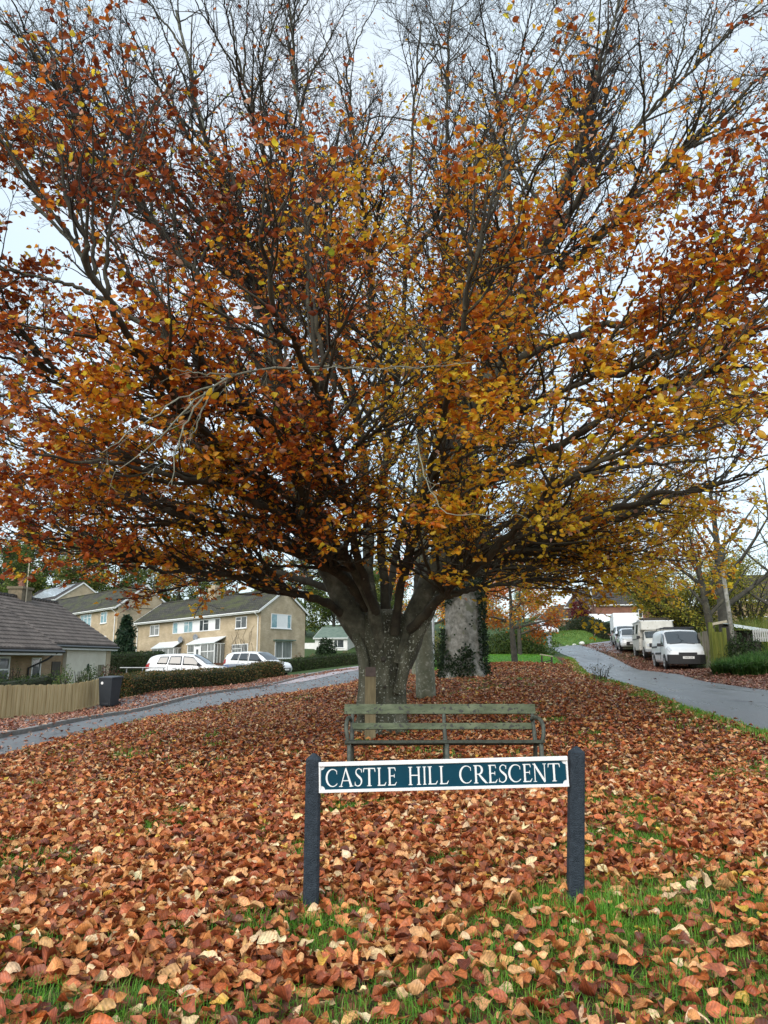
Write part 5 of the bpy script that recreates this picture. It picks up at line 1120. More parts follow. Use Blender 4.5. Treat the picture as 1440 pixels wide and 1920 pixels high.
# trunk with flutes and root flare
def trunk_mesh(name, parent, mat, base, h, prof, flutes, lean=(0, 0), k=72, n=44, seed=0, amp=.07, wob=.05):
    r_ = np.random.default_rng(seed); zs = np.linspace(-.25, h, n); th = np.arange(k)*2*np.pi/k; V = np.zeros((n, k, 3))
    ph = r_.uniform(0, 6.28, 6)
    for i, z in enumerate(zs):
        rad = np.interp(z, [p[0] for p in prof], [p[1] for p in prof])
        fl = amp*np.clip(1 - z/(h*1.1), .3, 1)
        m_ = 1 + fl*np.cos(flutes*th + ph[0] + .5*np.sin(z*1.2)) + .45*fl*np.cos((flutes+3)*th + ph[1]) + wob*np.cos(2*th + ph[2] + z) + .015*np.cos(13*th + z*4)
        fl2 = .35*np.exp(-max(z, 0)/.18)*np.maximum(0, np.cos(5*th + ph[3]))
        m_ = m_ + fl2
        V[i, :, 0] = rad*m_*np.cos(th) + lean[0]*z; V[i, :, 1] = rad*m_*np.sin(th) + lean[1]*z; V[i, :, 2] = z
    V += (np.array(base))
    i, j = np.meshgrid(np.arange(n-1), np.arange(k), indexing='ij')
    q = np.stack([i*k+j, i*k+(j+1) % k, (i+1)*k+(j+1) % k, (i+1)*k+j], -1).reshape(-1, 4)
    return raw_mesh(name, V.reshape(-1, 3), [q, np.arange((n-1)*k, n*k)[None]], mat, parent, smooth=True)
trunk_mesh('trunk', tree, 'bark_beech', (0, 0, 0), 2.15, [(-.3, .52), (0, .45), (.25, .385), (.8, .37), (1.2, .37), (1.6, .44), (1.9, .43), (2.05, .38), (2.15, .2)], 4, (.01, 0), seed=3, amp=.11)
# buttress running up the right limb, and branch stubs / hollows
for pts, r0 in ((lp((748,1300,13.7),(758,1250,13.65),(775,1205,13.6),(805,1150,13.6),(826,1100,13.7)), [.10,.11,.11,.09,.05]), (lp((678,1340,13.7),(682,1290,13.7),(682,1240,13.7),(668,1190,13.75)), [.12,.10,.10,.08])):
    p_, r_ = resample(pts, np.array(r0), 20); V, F = tubes(p_[None], r_[None], 12); raw_mesh('buttress', V - tloc, [F], 'bark_beech', tree, smooth=True)
mb = MB()
for px, py, r0 in ((719,1236,.05),(755,1243,.035),(722,1288,.025)):
    p_ = P(px, py, TD-.41) - tloc; mb.tube([p_+(0,-.012,0), p_+(0,.05,0)], [r0*.8, r0], 12)
mb.build('knot', 'bark_dark', tree, smooth=True)
# branches
def dens_field(p):
    z = p[:, 2] + .5*np.clip(TD - p[:, 1], 0, 9); nse = vnoise(p[:, 0]*1.0 + 50, p[:, 2]*1.0 + p[:, 1]*.6 + 50, .55)
    d = np.interp(z, [0, 7.8, 9.2, 10.5, 11.7, 13.0, 15], [1, 1, .78, .37, .13, .04, .012])
    n2 = vnoise(p[:, 0]*1.0 + 5, p[:, 2] + p[:, 1]*.7 + 90, 1.5)
    d = d*np.clip(.45 + 1.2*nse, 0, 1.25)*np.clip(-.31 + 2.05*n2, .04, .98)*np.where((np.hypot(p[:, 0], p[:, 1] - TD) < 3.5) & (p[:, 1] > TD - 2.5), .58, .86)*np.where((p[:, 0] < .6) & (p[:, 0] > -4.6) & (p[:, 2] < 7.2), .70, 1)
    d = d*np.where(p[:, 0] > 3.5, .8, 1.0)
    return np.clip(d, 0, 1)
above = lambda p: (p[:, 2] > 2.6)
L1P, L1R = spawn(L0P, L0R, 2.3, 38, lambda L, t: (.16*L + .95)*(1.25 - .75*t), 12, t0=.16, up=.30, wig=.09, rr=.55, flat=.45, keep=lambda p: p[:, 2] > 2.35)
L2P, L2R = spawn(L1P, L1R, 3.9, 40, lambda L, t: (.28*L + .38)*(1.25 - .6*t), 9, t0=.14, up=.20, wig=.10, rr=.6, flat=.75, keep=lambda p: p[:, 2] > 2.15)
_ze = L1P[:, 6, 2] + .7*np.clip(TD - L1P[:, 6, 1], 0, 9); _hi = _ze > 9.6
_a, _b = spawn(L1P[_hi], L1R[_hi], 1.3, 36, lambda L, t: (.30*L + .40)*(1.25 - .6*t), 9, t0=.1, up=.25, wig=.10, rr=.6, flat=.5); L2P = np.concatenate([L2P, _a]); L2R = np.concatenate([L2R, _b])
L3P, L3R = spawn(L2P, L2R, 5.2, 42, lambda L, t: (.22*L + .17)*(1.2 - .5*t), 5, t0=.12, up=.12, wig=.11, rr=.65, rmin=.0042, flat=.8)
L4P, L4R = spawn(L3P, L3R, 5.0, 44, lambda L, t: .10 + .22*L*(1.1 - .5*t), 3, t0=.2, up=.1, wig=.10, rr=.7, rmin=.0036, flat=.8)
print('branches', len(L1P), len(L2P), len(L3P), len(L4P))
V1, F1 = tubes(L1P, L1R, 6); raw_mesh('branches', V1 - tloc, [F1], 'bark_branch', tree, smooth=True)
V2, F2 = tubes(L2P, L2R, 4); V3, F3 = tubes(L3P, L3R, 3); V4, F4 = tubes(L4P, L4R, 3)
raw_mesh('twigs', np.concatenate([V2, V3, V4]) - tloc, [F2, F3 + len(V2), F4 + len(V2) + len(V3)], 'bark_twig', tree, smooth=True)
lv = [leaves_on(L3P, 4, .100, .02, dens_field), leaves_on(L4P, 4, .096, .015, dens_field), leaves_on(L2P, 2, .098, .02, dens_field)]
pos, A_, N_, sz = [np.concatenate(x) for x in zip(*lv)]
n_ = len(pos); print('leaves', n_)
axis_d = np.hypot(pos[:, 0] - .1, (pos[:, 1] - TD)*.8)
cn = vnoise(pos[:, 0]*1.0 + 9, pos[:, 2]*1.0 + pos[:, 1]*.5, .62)*.6 + vnoise(pos[:, 0] + 31, pos[:, 2] - pos[:, 1]*.7 + 60, 1.7)*.4
g_ = .585 - .050*axis_d + .036*np.clip(pos[:, 0], -5, 4) + .95*(cn - .5) + .21*rng.normal(size=n_) + .10*(pos[:, 1] > TD+.5) - .012*(pos[:, 2] - 5) + .28*np.clip((pos[:, 0] - 2.5)/2, 0, 1)*np.clip((6 - pos[:, 2])/1.5, 0, 1) + .16*np.clip((5.5 - pos[:, 2])/2, 0, 1) + .05*((pos[:, 0] < .6) & (pos[:, 0] > -4.6) & (pos[:, 2] < 7.2))
pal = np.array([DRK, RUST, (.63,.17,.022), ORG, (.81,.35,.03), GOLD, YEL]); xs_ = np.array([0, .17, .34, .46, .58, .72, .95])
gg = np.clip(g_, 0, .95); col = np.stack([np.interp(gg, xs_, pal[:, c]) for c in range(3)], -1)
gm = rng.random(n_) < .006; col[gm] = GRN
pk = rng.random(n_) < .06; col[pk] = (.60, .34, .22); ye = rng.random(n_) < .05; col[ye] = YEL
col *= rng.uniform(.68, 1.2, (n_, 1))
nr = pos[:, 1] < 9.8
V, F, C = merge([leaf_geo(pos[m_], A_[m_], N_[m_], sz[m_], np.clip(col[m_], 0, 1), rng.uniform(.05, .45, m_.sum()), rng.uniform(-.2, .6, m_.sum()), full=fl_) for m_, fl_ in ((nr, True), (~nr, False))])
raw_mesh('crown', V - tloc, F, 'leaf_tree', tree, col=C)
# pale dead bough with lichen, hanging on the left
DB = [lp((700,700,10.2),(640,688,9.4),(560,690,8.8),(490,692,8.4),(430,705,8.1),(395,728,7.9)), lp((395,728,7.9),(345,770,7.6),(290,830,7.3),(215,885,7.0)), lp((400,724,7.9),(340,745,7.5),(260,800,7.1),(190,850,6.9)), lp((385,735,7.9),(345,800,7.7),(325,870,7.5),(322,910,7.4)),
      lp((440,702,8.1),(370,700,7.8),(310,690,7.5)), lp((400,725,7.9),(370,790,7.8),(352,850,7.7)), lp((560,690,8.8),(760,690,8.4),(900,680,8.2)), lp((780,820,7.2),(800,900,7.0),(840,960,6.9),(930,965,6.8))]
mb = MB(); dbp = []
for k, p_ in enumerate(DB):
    n_ = 16; rr_ = np.linspace(.021 if k == 0 else .012, .0035 if k else .012, len(p_)) if k < 6 else np.linspace(.007, .0035, len(p_)); q_, r_ = resample(p_, rr_, n_); q_[1:-1] += rng.normal(0, .009, (n_-2, 3)); mb.tube(q_ - tloc, r_, 6); dbp.append(q_)
dbp = np.array(dbp); D1, D1r = spawn(dbp, np.full(dbp.shape[:2], .006), 5, 42, lambda L, t: .35 + 0*t, 7, up=-.2, wig=.10, rmin=.0035); D2, D2r = spawn(D1, D1r, 5, 45, lambda L, t: .15 + 0*t, 4, up=-.1, wig=.15, rmin=.003)
for a_, b_ in ((D1, D1r), (D2, D2r)):
    V, F = tubes(a_, b_, 4); mb.add(V - tloc, [tuple(f) for f in F])
mb.build('dead_bough', 'bark_dead', tree, smooth=True)

# ------------------------------------------------------------------ generic trees
def gen_tree(name, label, base, h, spread, r0, nl, pal, w, lsize, per, bark='bark_dark', group=None, clear=.3, ldens=1.0, up=.35, lean=(0, 0), multi=False, levels=3, seed=None, trunk=True, limb_ang=48, mat='leaf_green', d1=1.2, d2=1.8, noise=1.2, cat='tree', k2=3, spread_leaf=.12):
    base = np.array(base, float); e = empty(name, base, 0, label, cat, group)
    n = 14
    tops = []
    if multi:
        for k in range(nl):
            a_ = 6.28*k/nl + rng.uniform(-.3, .3); pts = np.array([(0, 0, -.1), (.12*math.cos(a_), .12*math.sin(a_), h*.15), (spread*.35*math.cos(a_), spread*.35*math.sin(a_), h*.5), (spread*.75*math.cos(a_), spread*.75*math.sin(a_), h*rng.uniform(.75, .95))])
            tops.append(resample(pts, np.array([r0, r0*.8, r0*.5, .02]), n))
    else:
        pts = np.array([(0, 0, -.15), (lean[0]*.3, lean[1]*.3, h*.3), (lean[0]*.65 + .1, lean[1]*.65, h*.6), (lean[0], lean[1], h*.97)])
        pt, rt = resample(pts, np.array([r0*1.25, r0*.85, r0*.5, .025]), n)
        tk = MB(); pf, rf2 = resample(pt, rt, 30); tk.tube(pf, rf2, 12); tk.build('trunk', bark, e, smooth=True)
        f = np.linspace(clear, .95, nl)
        for k in range(nl):
            i = f[k]*(n-1); ii = int(i); u = i - ii; b_ = pt[ii]*(1-u) + pt[min(ii+1, n-1)]*u; rb_ = rt[ii]*(1-u) + rt[min(ii+1, n-1)]*u
            a_ = 2.4*k + rng.uniform(-.4, .4); el = R(90 - limb_ang) * (.5 + .9*f[k]); ln = spread*(1.05 - .55*f[k])*rng.uniform(.8, 1.2)
            d_ = np.array((math.cos(a_)*math.cos(el), math.sin(a_)*math.cos(el), math.sin(el)))
            pts = np.array([b_, b_ + d_*ln*.4, b_ + d_*ln*.75 + (0, 0, up*ln*.12), b_ + d_*ln + (0, 0, up*ln*.3)]); tops.append(resample(pts, np.array([rb_*.6, rb_*.42, rb_*.25, .012]), n))
    A0 = np.array([t[0] for t in tops]); A0r = np.array([t[1] for t in tops])
    mb = MB(); V, F = tubes(A0, A0r, 6); mb.add(V, [tuple(f) for f in F])
    B1, B1r = spawn(A0, A0r, d1, 42, lambda L, t: (.32*L + .2)*(1.2 - .6*t), 7, t0=.15, up=up, wig=.12, rmin=.012, flat=.3)
    B2, B2r = spawn(B1, B1r, d2, 44, lambda L, t: (.35*L + .15)*(1.2 - .5*t), 5, t0=.1, up=up*.6, wig=.14, rmin=.008, flat=.4)
    lv_ = [B1, B2]
    Vs, Fs, o_ = [], [], 0
    for a_, b_, k_ in ((A0, A0r, 7), (B1, B1r, 4), (B2, B2r, k2)):
        V, F = tubes(a_, b_, k_); Vs.append(V); Fs.append(F + o_); o_ += len(V)
    if levels > 3:
        B3, B3r = spawn(B2, B2r, 3.0, 45, lambda L, t: .2 + .25*L, 4, up=.2, wig=.14, rmin=.007); V, F = tubes(B3, B3r, 3); Vs.append(V); Fs.append(F + o_); lv_.append(B3)
    raw_mesh('branches', np.concatenate(Vs), [np.concatenate(Fs)], bark, e, smooth=True)
    if per:
        ps = [leaves_on(x, per, lsize, spread_leaf, (lambda p: np.clip(ldens*(.2 + 1.5*vnoise(p[:, 0]*1.3+20, p[:, 2]+p[:, 1]+40, noise/ max(spread, 1.0)*1.2)), 0, 1)), up=.7) for x in lv_]
        pos, A_, N_, sz = [np.concatenate(x) for x in zip(*ps)]
        cn = vnoise(pos[:, 0] + 11, pos[:, 2] + pos[:, 1]*.8 + 70, .6)
        c = pick(pal, w, len(pos)); c *= (.75 + .5*cn)[:, None]
        V, F, C = leaf_geo(pos, A_, N_, sz, np.clip(c, 0, 1), .2, .2); raw_mesh('crown', V, F, mat, e, col=C)
    return e
def copy_tree(o, loc, rz, sc, label, group=None):
    c = o.copy(); COL.objects.link(c); c.location = [float(x) for x in loc]; c.rotation_euler = (0, 0, rz); c.scale = (sc, sc, sc); c['label'] = label
    if group: c['group'] = group
    for ch in o.children:
        d = ch.copy(); COL.objects.link(d); d.parent = c
    return c
# ivy-clad big beech behind
t2 = P(870, 1272, 25.5); t2[2] = gz(t2[0], 25.5)
GP = [GOLD, YEL, ORG, (.50,.38,.06), RUST]; GW = [5, 4, 3, 2, 1.2]
iv = gen_tree('beech_tree', 'big grey trunked beech wrapped in ivy with golden crown behind the great tree', t2, 17, 9.0, .1, 16, GP, GW, .15, 5, bark='bark_branch', clear=.24, d1=1.7, d2=2.6, up=.15, limb_ang=62, mat='leaf_tree', levels=4, ldens=.9, spread_leaf=.15)
for ch in list(iv.children):
    if ch.name.startswith('trunk'): bpy.data.objects.remove(ch)
trunk_mesh('trunk', iv, 'bark_grey', (0, 0, 0), 15, [(-.3, .86), (0, .76), (.5, .66), (1.8, .62), (3.2, .60), (6, .48), (10, .30), (15, .05)], 5, (.012, 0), seed=8, amp=.025, wob=.03, n=60)
n = 26000; th = rng.uniform(0, 6.28, n); z = rng.random(n)**1.0*10
kp = (np.cos(th + .12) > .72) | (np.cos(th - 3.0) > .80) & (z < 1.6) | (z > 2.65 + .35*np.sin(th*3)) | (rng.random(n) < .012) | (np.cos(th + 2.2) > .55) & (z < .9 - .2*np.sin(th*5))
th, z = th[kp], z[kp]; rr_ = np.interp(z, [0, .5, 1.8, 3.2, 6.2, 10], [.82, .72, .67, .65, .52, .33]) + np.abs(rng.normal(.03, .06, len(z)))*(1 + .5*(z > 2.7))
pos = np.stack([rr_*np.cos(th) + .012*z, rr_*np.sin(th), z], -1); leaf_thing_part('ivy', iv, pos, np.stack([np.cos(th), np.sin(th), 0*th + .4], -1), .10*rng.uniform(.6, 1.3, len(z)), [(.012,.028,.008),(.022,.045,.012),(.04,.07,.018)], [4, 3, 1.3])
# slim tree beside the trunk
t3 = P(799, 1308, 19); t3[2] = gz(t3[0], 19)
s3 = gen_tree('beech_tree', 'slim young beech with mottled green grey trunk right of the great trunk', t3, 11, 3.2, .205, 9, GP, GW, .13, 4, bark='bark_young', clear=.42, up=.3, lean=(-.25, 0), mat='leaf_tree', limb_ang=58, ldens=.7)
t4 = P(778, 1256, 33); t4[2] = gz(t4[0], 33); gen_tree('beech_tree', 'thin far trunk seen between the great beech and the slim young one', t4, 9, 3.5, .12, 8, GP, GW, .15, 4, bark='bark_young', clear=.45, mat='leaf_tree', limb_ang=58, ldens=.6)
t5 = P(966, 1243, 35); t5[2] = gz(t5[0], 35); gen_tree('ornamental_tree', 'small orange and yellow leaved tree standing at the edge of the green lawn', t5, 5.4, 3.0, .13, 11, [ORG, GOLD, (.40,.16,.05), (.42,.34,.07)], [3, 3, 3, 2], .15, 26, clear=.32, up=.0, lean=(-.35, 0), mat='leaf_tree', limb_ang=74, ldens=2, levels=4, d1=2.6, d2=3.0, spread_leaf=.25)
t5b = P(975, 1225, 47); t5b[2] = gz(t5b[0], 47); gen_tree('ornamental_tree', 'rusty leaved tree beyond the laurel bush beside the lane', t5b, 6.5, 2.5, .12, 11, [ORG, RUST, (.42,.20,.07)], [3, 2, 3], .17, 24, clear=.22, up=.1, mat='leaf_tree', limb_ang=62, ldens=2, levels=4, d1=2.4, d2=2.8, spread_leaf=.25)
t5c = P(800, 1240, 44); t5c[2] = gz(t5c[0], 44); gen_tree('ornamental_tree', 'orange leaved tree behind the slim young trunk', t5c, 8.5, 3.6, .14, 13, [ORG, GOLD, RUST, YEL], [4, 3, 2, 1], .17, 18, clear=.25, up=.1, mat='leaf_tree', limb_ang=58, ldens=2, levels=4, d1=2.2, d2=2.6, spread_leaf=.25)
# bare / olive trees on the right
OL = [(.28,.29,.045),(.42,.37,.05),(.18,.21,.04),(.52,.39,.055)]; OW = [4, 3, 3, 2]
b6 = P(1275, 1196, 47); b6[2] = gz(b6[0], 47); gen_tree('bushy_tree', 'olive and yellow many stemmed tree behind the van and motorhome', b6, 5.8, 4.8, .11, 19, OL, OW, .15, 9, multi=True, up=.3, ldens=1.1, levels=4, d1=2.4, d2=2.4, spread_leaf=.18)
b7 = P(1362, 1185, 36); b7[2] = gz(b7[0], 36); gen_tree('bare_tree', 'nearly bare dark trunked tree behind the leaning pole', b7, 11, 4.6, .26, 14, OL, OW, .11, 4, clear=.28, up=.4, limb_ang=42, ldens=.5, levels=4, lean=(-.3, 0))
b7b = P(1345, 1190, 35); b7b[2] = gz(b7b[0], 35); gen_tree('bare_tree', 'dark barked tree with sparse olive leaves left of the leaning pole', b7b, 7.5, 3.2, .2, 11, OL, OW, .13, 6, bark='bark_branch', clear=.35, up=.35, limb_ang=36, ldens=.8, levels=4, lean=(-1.1, 0))
b8 = P(1460, 1180, 44); b8[2] = gz(b8[0], 44); gen_tree('bare_tree', 'bare branching tree at the edge by the brown roofed house', b8, 11, 5, .2, 13, OL, OW, .13, 5, clear=.2, up=.4, limb_ang=46, ldens=.7, levels=4)
b9 = P(1408, 1180, 50); b9[2] = gz(b9[0], 50); gen_tree('bushy_tree', 'olive leaved many stemmed tree screening the brown roofed house', b9, 5.6, 3.4, .10, 13, OL, OW, .15, 7, multi=True, up=.3, ldens=.9, levels=4, d1=2.0, d2=2.2, spread_leaf=.18)
# woods on the rise at the left
WG = [(.11,.165,.04),(.15,.21,.045),(.07,.11,.028),(.25,.26,.06),(.34,.29,.08)]
protoA = gen_tree('woodland_tree', 'dark ivy green woodland tree behind the bungalow chimney', P(40, 1150, 118), 17, 6.5, .3, 17, WG, [4, 4, 4, 2, .4], .45, 22, clear=.06, up=.3, ldens=1.0, d1=1.9, d2=2.2, spread_leaf=.5)
protoB = gen_tree('woodland_tree', 'olive green rounded woodland tree above the solar panels', P(150, 1150, 112), 15, 6.5, .3, 17, WG, [2, 4, 1, 4, 1.5], .45, 20, clear=.06, up=.2, ldens=.95, d1=1.9, d2=2.2, spread_leaf=.5)
protoC = gen_tree('woodland_tree', 'thin half bare woodland tree between the two brick gables', P(285, 1150, 116), 15, 4.8, .24, 15, WG, [1, 2, 1, 3, 2], .42, 3, clear=.25, up=.5, ldens=.5, d1=1.6, d2=2.0, limb_ang=44, levels=3)
for o in (protoA, protoB, protoC): o.location.z = gz(o.location.x, o.location.y) - .3; o['group'] = 'trees of the wood behind the houses'
WT = [(-60,128,'A',.95,'dark woodland tree at the outer edge of the wood, cut by the frame'),(92,126,'A',.92,'tall dark woodland tree behind the house with the solar panels'),(205,118,'A',.90,'dark green woodland tree right behind the ridge of the mossy gabled house'),(250,130,'B',.95,'olive woodland tree behind the plain brick gable'),
      (330,122,'A',.82,'dark woodland tree rising over the left end of the terraced house roof'),(385,128,'B',.85,'olive woodland tree behind the terraced house chimney'),(440,122,'C',.85,'thin bare woodland tree above the terraced house roof'),(505,120,'B',.8,'olive woodland tree behind the right end of the terraced house'),(570,124,'A',.78,'dark woodland tree right of the terraced house gable'),
      (625,118,'A',.85,'low dark woodland tree behind the small white bungalow'),(672,128,'B',.72,'olive woodland tree half hidden by the great trunk'),(20,140,'B',1.02,'tallest olive woodland tree far behind the chimney'),(735,112,'B',.75,'small olive tree seen between the limbs of the great beech'),(840,120,'B',.5,'small olive tree far behind the ivy clad trunk'),(915,116,'A',.42,'low dark tree far behind the laurel bush'),(985,122,'B',.45,'olive tree on the ridge left of the lowest brick house'),(1215,104,'B',.42,'olive tree behind the red brick house with the dark roof'),(-10,104,'A',.8,'dark woodland tree at the frame edge behind the bungalow roof'),(700,104,'A',.62,'low dark tree far behind the great trunk')]
for px, d_, k, s_, lab in WT:
    o = dict(A=protoA, B=protoB, C=protoC)[k]; x = PX(px, d_); copy_tree(o, (x, d_, gz(x, d_)-.3), rng.uniform(0, 6.28), s_, lab)
# conifer by the gable
cx, cd_ = PX(232, 66), 66; ec_ = empty('conifer', (cx, cd_, gz(cx, cd_)), 0, 'narrow dark conifer before the plain brick gable', 'tree')
n = 3500; z = rng.random(n)**.9*4.3; a_ = rng.uniform(0, 6.28, n); r_ = (1 - z/4.5)**.7*1.2*(.75 + .5*vnoise(a_*1.2+9, z*1.4+5, 1.0))*rng.uniform(.6, 1.05, n)*(1 + .25*np.sin(3*a_ + z*2))
leaf_thing_part('foliage', ec_, np.stack([r_*np.cos(a_), r_*np.sin(a_), z + .2], -1), np.stack([np.cos(a_), np.sin(a_), 0*z + .5], -1), .28*rng.uniform(.6, 1.3, n), [(.012,.035,.016),(.025,.055,.025),(.04,.075,.03)], [3, 3, 1]); mb = MB(); mb.tube([(0,0,-.1),(0,0,4.4)], [.12,.03], 7); mb.build('trunk', 'bark_dark', ec_)

# ------------------------------------------------------------------ hedges and bushes
DG = [(.022,.045,.010),(.035,.065,.014),(.055,.085,.02),(.015,.028,.008)]
BRN = [(.16,.12,.045),(.26,.16,.055),(.10,.095,.03),(.06,.085,.02),(.33,.16,.06)]
hp = [P(226, 1316, 28.2)[:2] + np.array((-.25, .55)), P(330, 1300, 32.5)[:2] + np.array((-.2, .5)), P(470, 1283, 38)[:2] + np.array((-.2, .4))]
hedge('long clipped brown green hedge running from the bin to the forecourt', hp, 1.0, .86, 16000, .075, BRN + DG, [4, 3, 4, 3, 2, 3, 3, 1, 3])
hedge('short squared brown hedge at the forecourt end', [P(478, 1275, 41)[:2], P(518, 1272, 42.5)[:2]], 1.1, .92, 4200, .085, BRN + DG, [4, 3, 4, 2, 2, 2, 2, 1, 2])
hedge('low dark green hedge along the front of the terraced house', [P(527, 1258, 53)[:2], P(600, 1256, 55)[:2], P(690, 1254, 57)[:2]], 1.0, .88, 6500, .10, DG, [3, 4, 3, 1])
hedge('dark green domed hedge behind the bungalow and handrail', [P(196, 1262, 52)[:2], P(300, 1260, 52)[:2]], 1.6, 1.5, 5000, .11, DG, [4, 3, 1, 2])
hedge('dark low hedge in the bungalow garden behind the fence', [(-12.9, 19), (-12.6, 28.2)], .7, 1.18, 4500, .08, DG, [4, 3, 2, 2])
for lab, px, py, d, rx, h, pal_, w_, nn in (('leafy green garden shrub behind the middle of the fence', 122, 1285, 30.5, .75, 1.55, [(.06,.12,.02),(.09,.16,.03),(.16,.19,.05)], [3,3,2], 1300), ('dark red leaved shrub behind the bin', 206, 1285, 31.5, .6, 1.6, [(.12,.03,.02),(.08,.05,.02),(.05,.06,.02)], [4,2,2], 1100),
        ('mixed green shrub between the red one and the fence', 172, 1288, 31, .6, 1.35, GREENS, [3,3,2,2], 1000), ('bright green shrub at the frame edge by the bungalow', 6, 1290, 26, .5, 1.75, GREENS, [2,4,1,3], 800), ('climbing rose shrub beside the bungalow window', 30, 1275, 33, .5, 1.9, [(.06,.08,.025),(.12,.10,.04),(.25,.12,.09)], [4,2,1], 600),
        ('pale flowering shrub under the oval window', 150, 1280, 34, .5, 1.5, GREENS + [(.45,.4,.3)], [3,3,2,2,1], 700)):
    bush(lab, gp(PX(px, d), d), rx, rx, h, nn, .075, pal_, w_)
bush('dense round clipped bush before the small white bungalow', gp(PX(612, 62), 62), 1.05, 1.05, 2.35, 5200, .17, [(.018,.036,.012),(.028,.055,.018)], [1, 1], lumps=18, shell=.8)
for px, w__, lab in ((585, .6, 'brown dried shrub left of the round bush'), (648, .9, 'pinkish brown dry shrub right of the round bush'), (560, .5, 'reddish shrub under the bay window')):
    bush(lab, gp(PX(px, 60), 60), w__, .6, 1.15, 700, .10, [(.20,.13,.06),(.12,.10,.04),(.25,.14,.07)], [2, 2, 1])
bush('big rounded laurel bush with yellow green leaves beside the lane', gp(PX(965, 50), 50), 3.0, 2.0, 2.5, 9000, .15, [(.10,.16,.03),(.16,.22,.05),(.05,.10,.02),(.24,.28,.09)], [3, 3, 3, 1], lumps=16)
bush('dark holly bush against the ivy clad trunk', gp(PX(822, 38), 38), .8, .8, 2.0, 1600, .10, DG, [3, 3, 2, 2])
bush('pale yellow shrub behind the slim trunk', gp(PX(812, 60), 60), 1.6, 1.2, 2.4, 1800, .14, [(.25,.24,.06),(.16,.18,.04),(.35,.28,.08)], [2, 2, 2])
bush('deep red leaved acer below the brick houses', gp(PX(1090, 98), 98, .6), 2.3, 1.8, 3.4, 4200, .2, [(.13,.018,.022),(.19,.028,.03),(.08,.014,.016)], [3, 2, 2], name='acer', cat='small tree')
hedge('long dark clipped hedge sloping down the bank towards the driveway', [P(1074, 1196, 80)[:2], P(1094, 1196, 77)[:2], P(1120, 1200, 74)[:2], P(1154, 1206, 69)[:2]], 1.5, 1.15, 8000, .16, [(.02,.035,.012),(.035,.05,.016),(.08,.065,.025)], [4, 3, 1.2], hvar=.22)
hedge('dark upper hedge on top of the green bank', [P(1078, 1180, 88)[:2], P(1120, 1178, 86)[:2]], 1.6, .95, 4000, .17, [(.02,.04,.012),(.035,.06,.016)], [3, 3])
bush('dark green shrub on the bank below the lowest brick house', gp(PX(1040, 96), 96), 2.2, 1.6, 1.9, 1600, .2, DG, [3, 3, 2, 2])
for px, d, rx, h, lab, pal_ in ((1392, 30, .95, 1.75, 'dark rounded shrub behind the leaning pole', DG), (1372, 31, .6, 1.3, 'small dark shrub against the mossy fence panel', DG), (1300, 48, 1.3, 2.2, 'dark evergreen shrub behind the van roof', DG), (1180, 66, 2.0, 3.0, 'olive shrub above the white box van', OL)):
    bush(lab, gp(PX(px, d), d), rx, rx, h, 2200, .10 if d < 40 else .14, pal_, [3, 3, 2, 2])
for px, d, lab in ((1385, 26.5, 'sprawling strap leaved green plant at the foot of the pole'), (1425, 25.5, 'sprawling strap leaved green plant nearest the lane at the frame edge'), (1440, 28, 'grassy green clump behind the strap leaved plants')):
    c = gp(PX(px, d), d); e = empty('grassy_plant', c, 0, lab, 'plant', 'strap leaved plants along the lane'); n = 3200
    a_ = rng.uniform(0, 6.28, n); r_ = rng.random(n)**.6*.9; x_ = c[0] + r_*np.cos(a_); y_ = c[1] + .8*r_*np.sin(a_)
    V, F, C = blades(x_, y_, .55, .014, [(.045,.12,.02),(.08,.18,.035),(.03,.08,.015),(.14,.20,.06)], [3, 3, 3, 1], lean=1.3)
    raw_mesh('leaves', V - c, F, 'leaf_green', e, col=C)
# tall grass on the rise, right
n = 16000; x = rng.uniform(PX(1366, 46), PX(1500, 46), n); y = rng.uniform(41, 50, n); b_ = np.stack([x, y, gz(x, y) + rng.uniform(0, 2.5, n)*(.6 + .5*vnoise(x, y, .6))], -1)
V, F, C = blades(x, y, 2.0, .012, [(.30,.32,.07),(.18,.26,.04),(.42,.38,.15),(.10,.18,.03)], [2, 3, 2, 3], lean=.4)
tag(raw_mesh('tall_grass', V, F, 'leaf_green', col=C), 'tall yellow green grass on the rise by the brown roofed house', 'grass', kind='stuff')
# ------------------------------------------------------------------ street furniture on the right and small things
# leaning telegraph pole
pd = 30.5; pb = gp(PX(1381, pd), pd); pt_ = P(1354, 1062, pd) - pb
ep = empty('telegraph_pole', pb, 0, 'leaning weathered timber pole with a dark collar by the fence', 'pole')
mb = MB(); mb.tube([(0, 0, -.3), pt_*.5, pt_], [.092, .082, .072], 14); mb.build('shaft', 'timber_grey' if 'timber_grey' in MATS else 'bark_grey', ep, smooth=True)
mb = MB(); mb.tube([pt_*.975, pt_*1.0], [.10, .10], 14); mb.obox(pt_*.985 + (-.17, 0, 0), pt_*.985 + (.12, 0, 0), .08, .09); mb.build('collar', 'black_trim', ep)
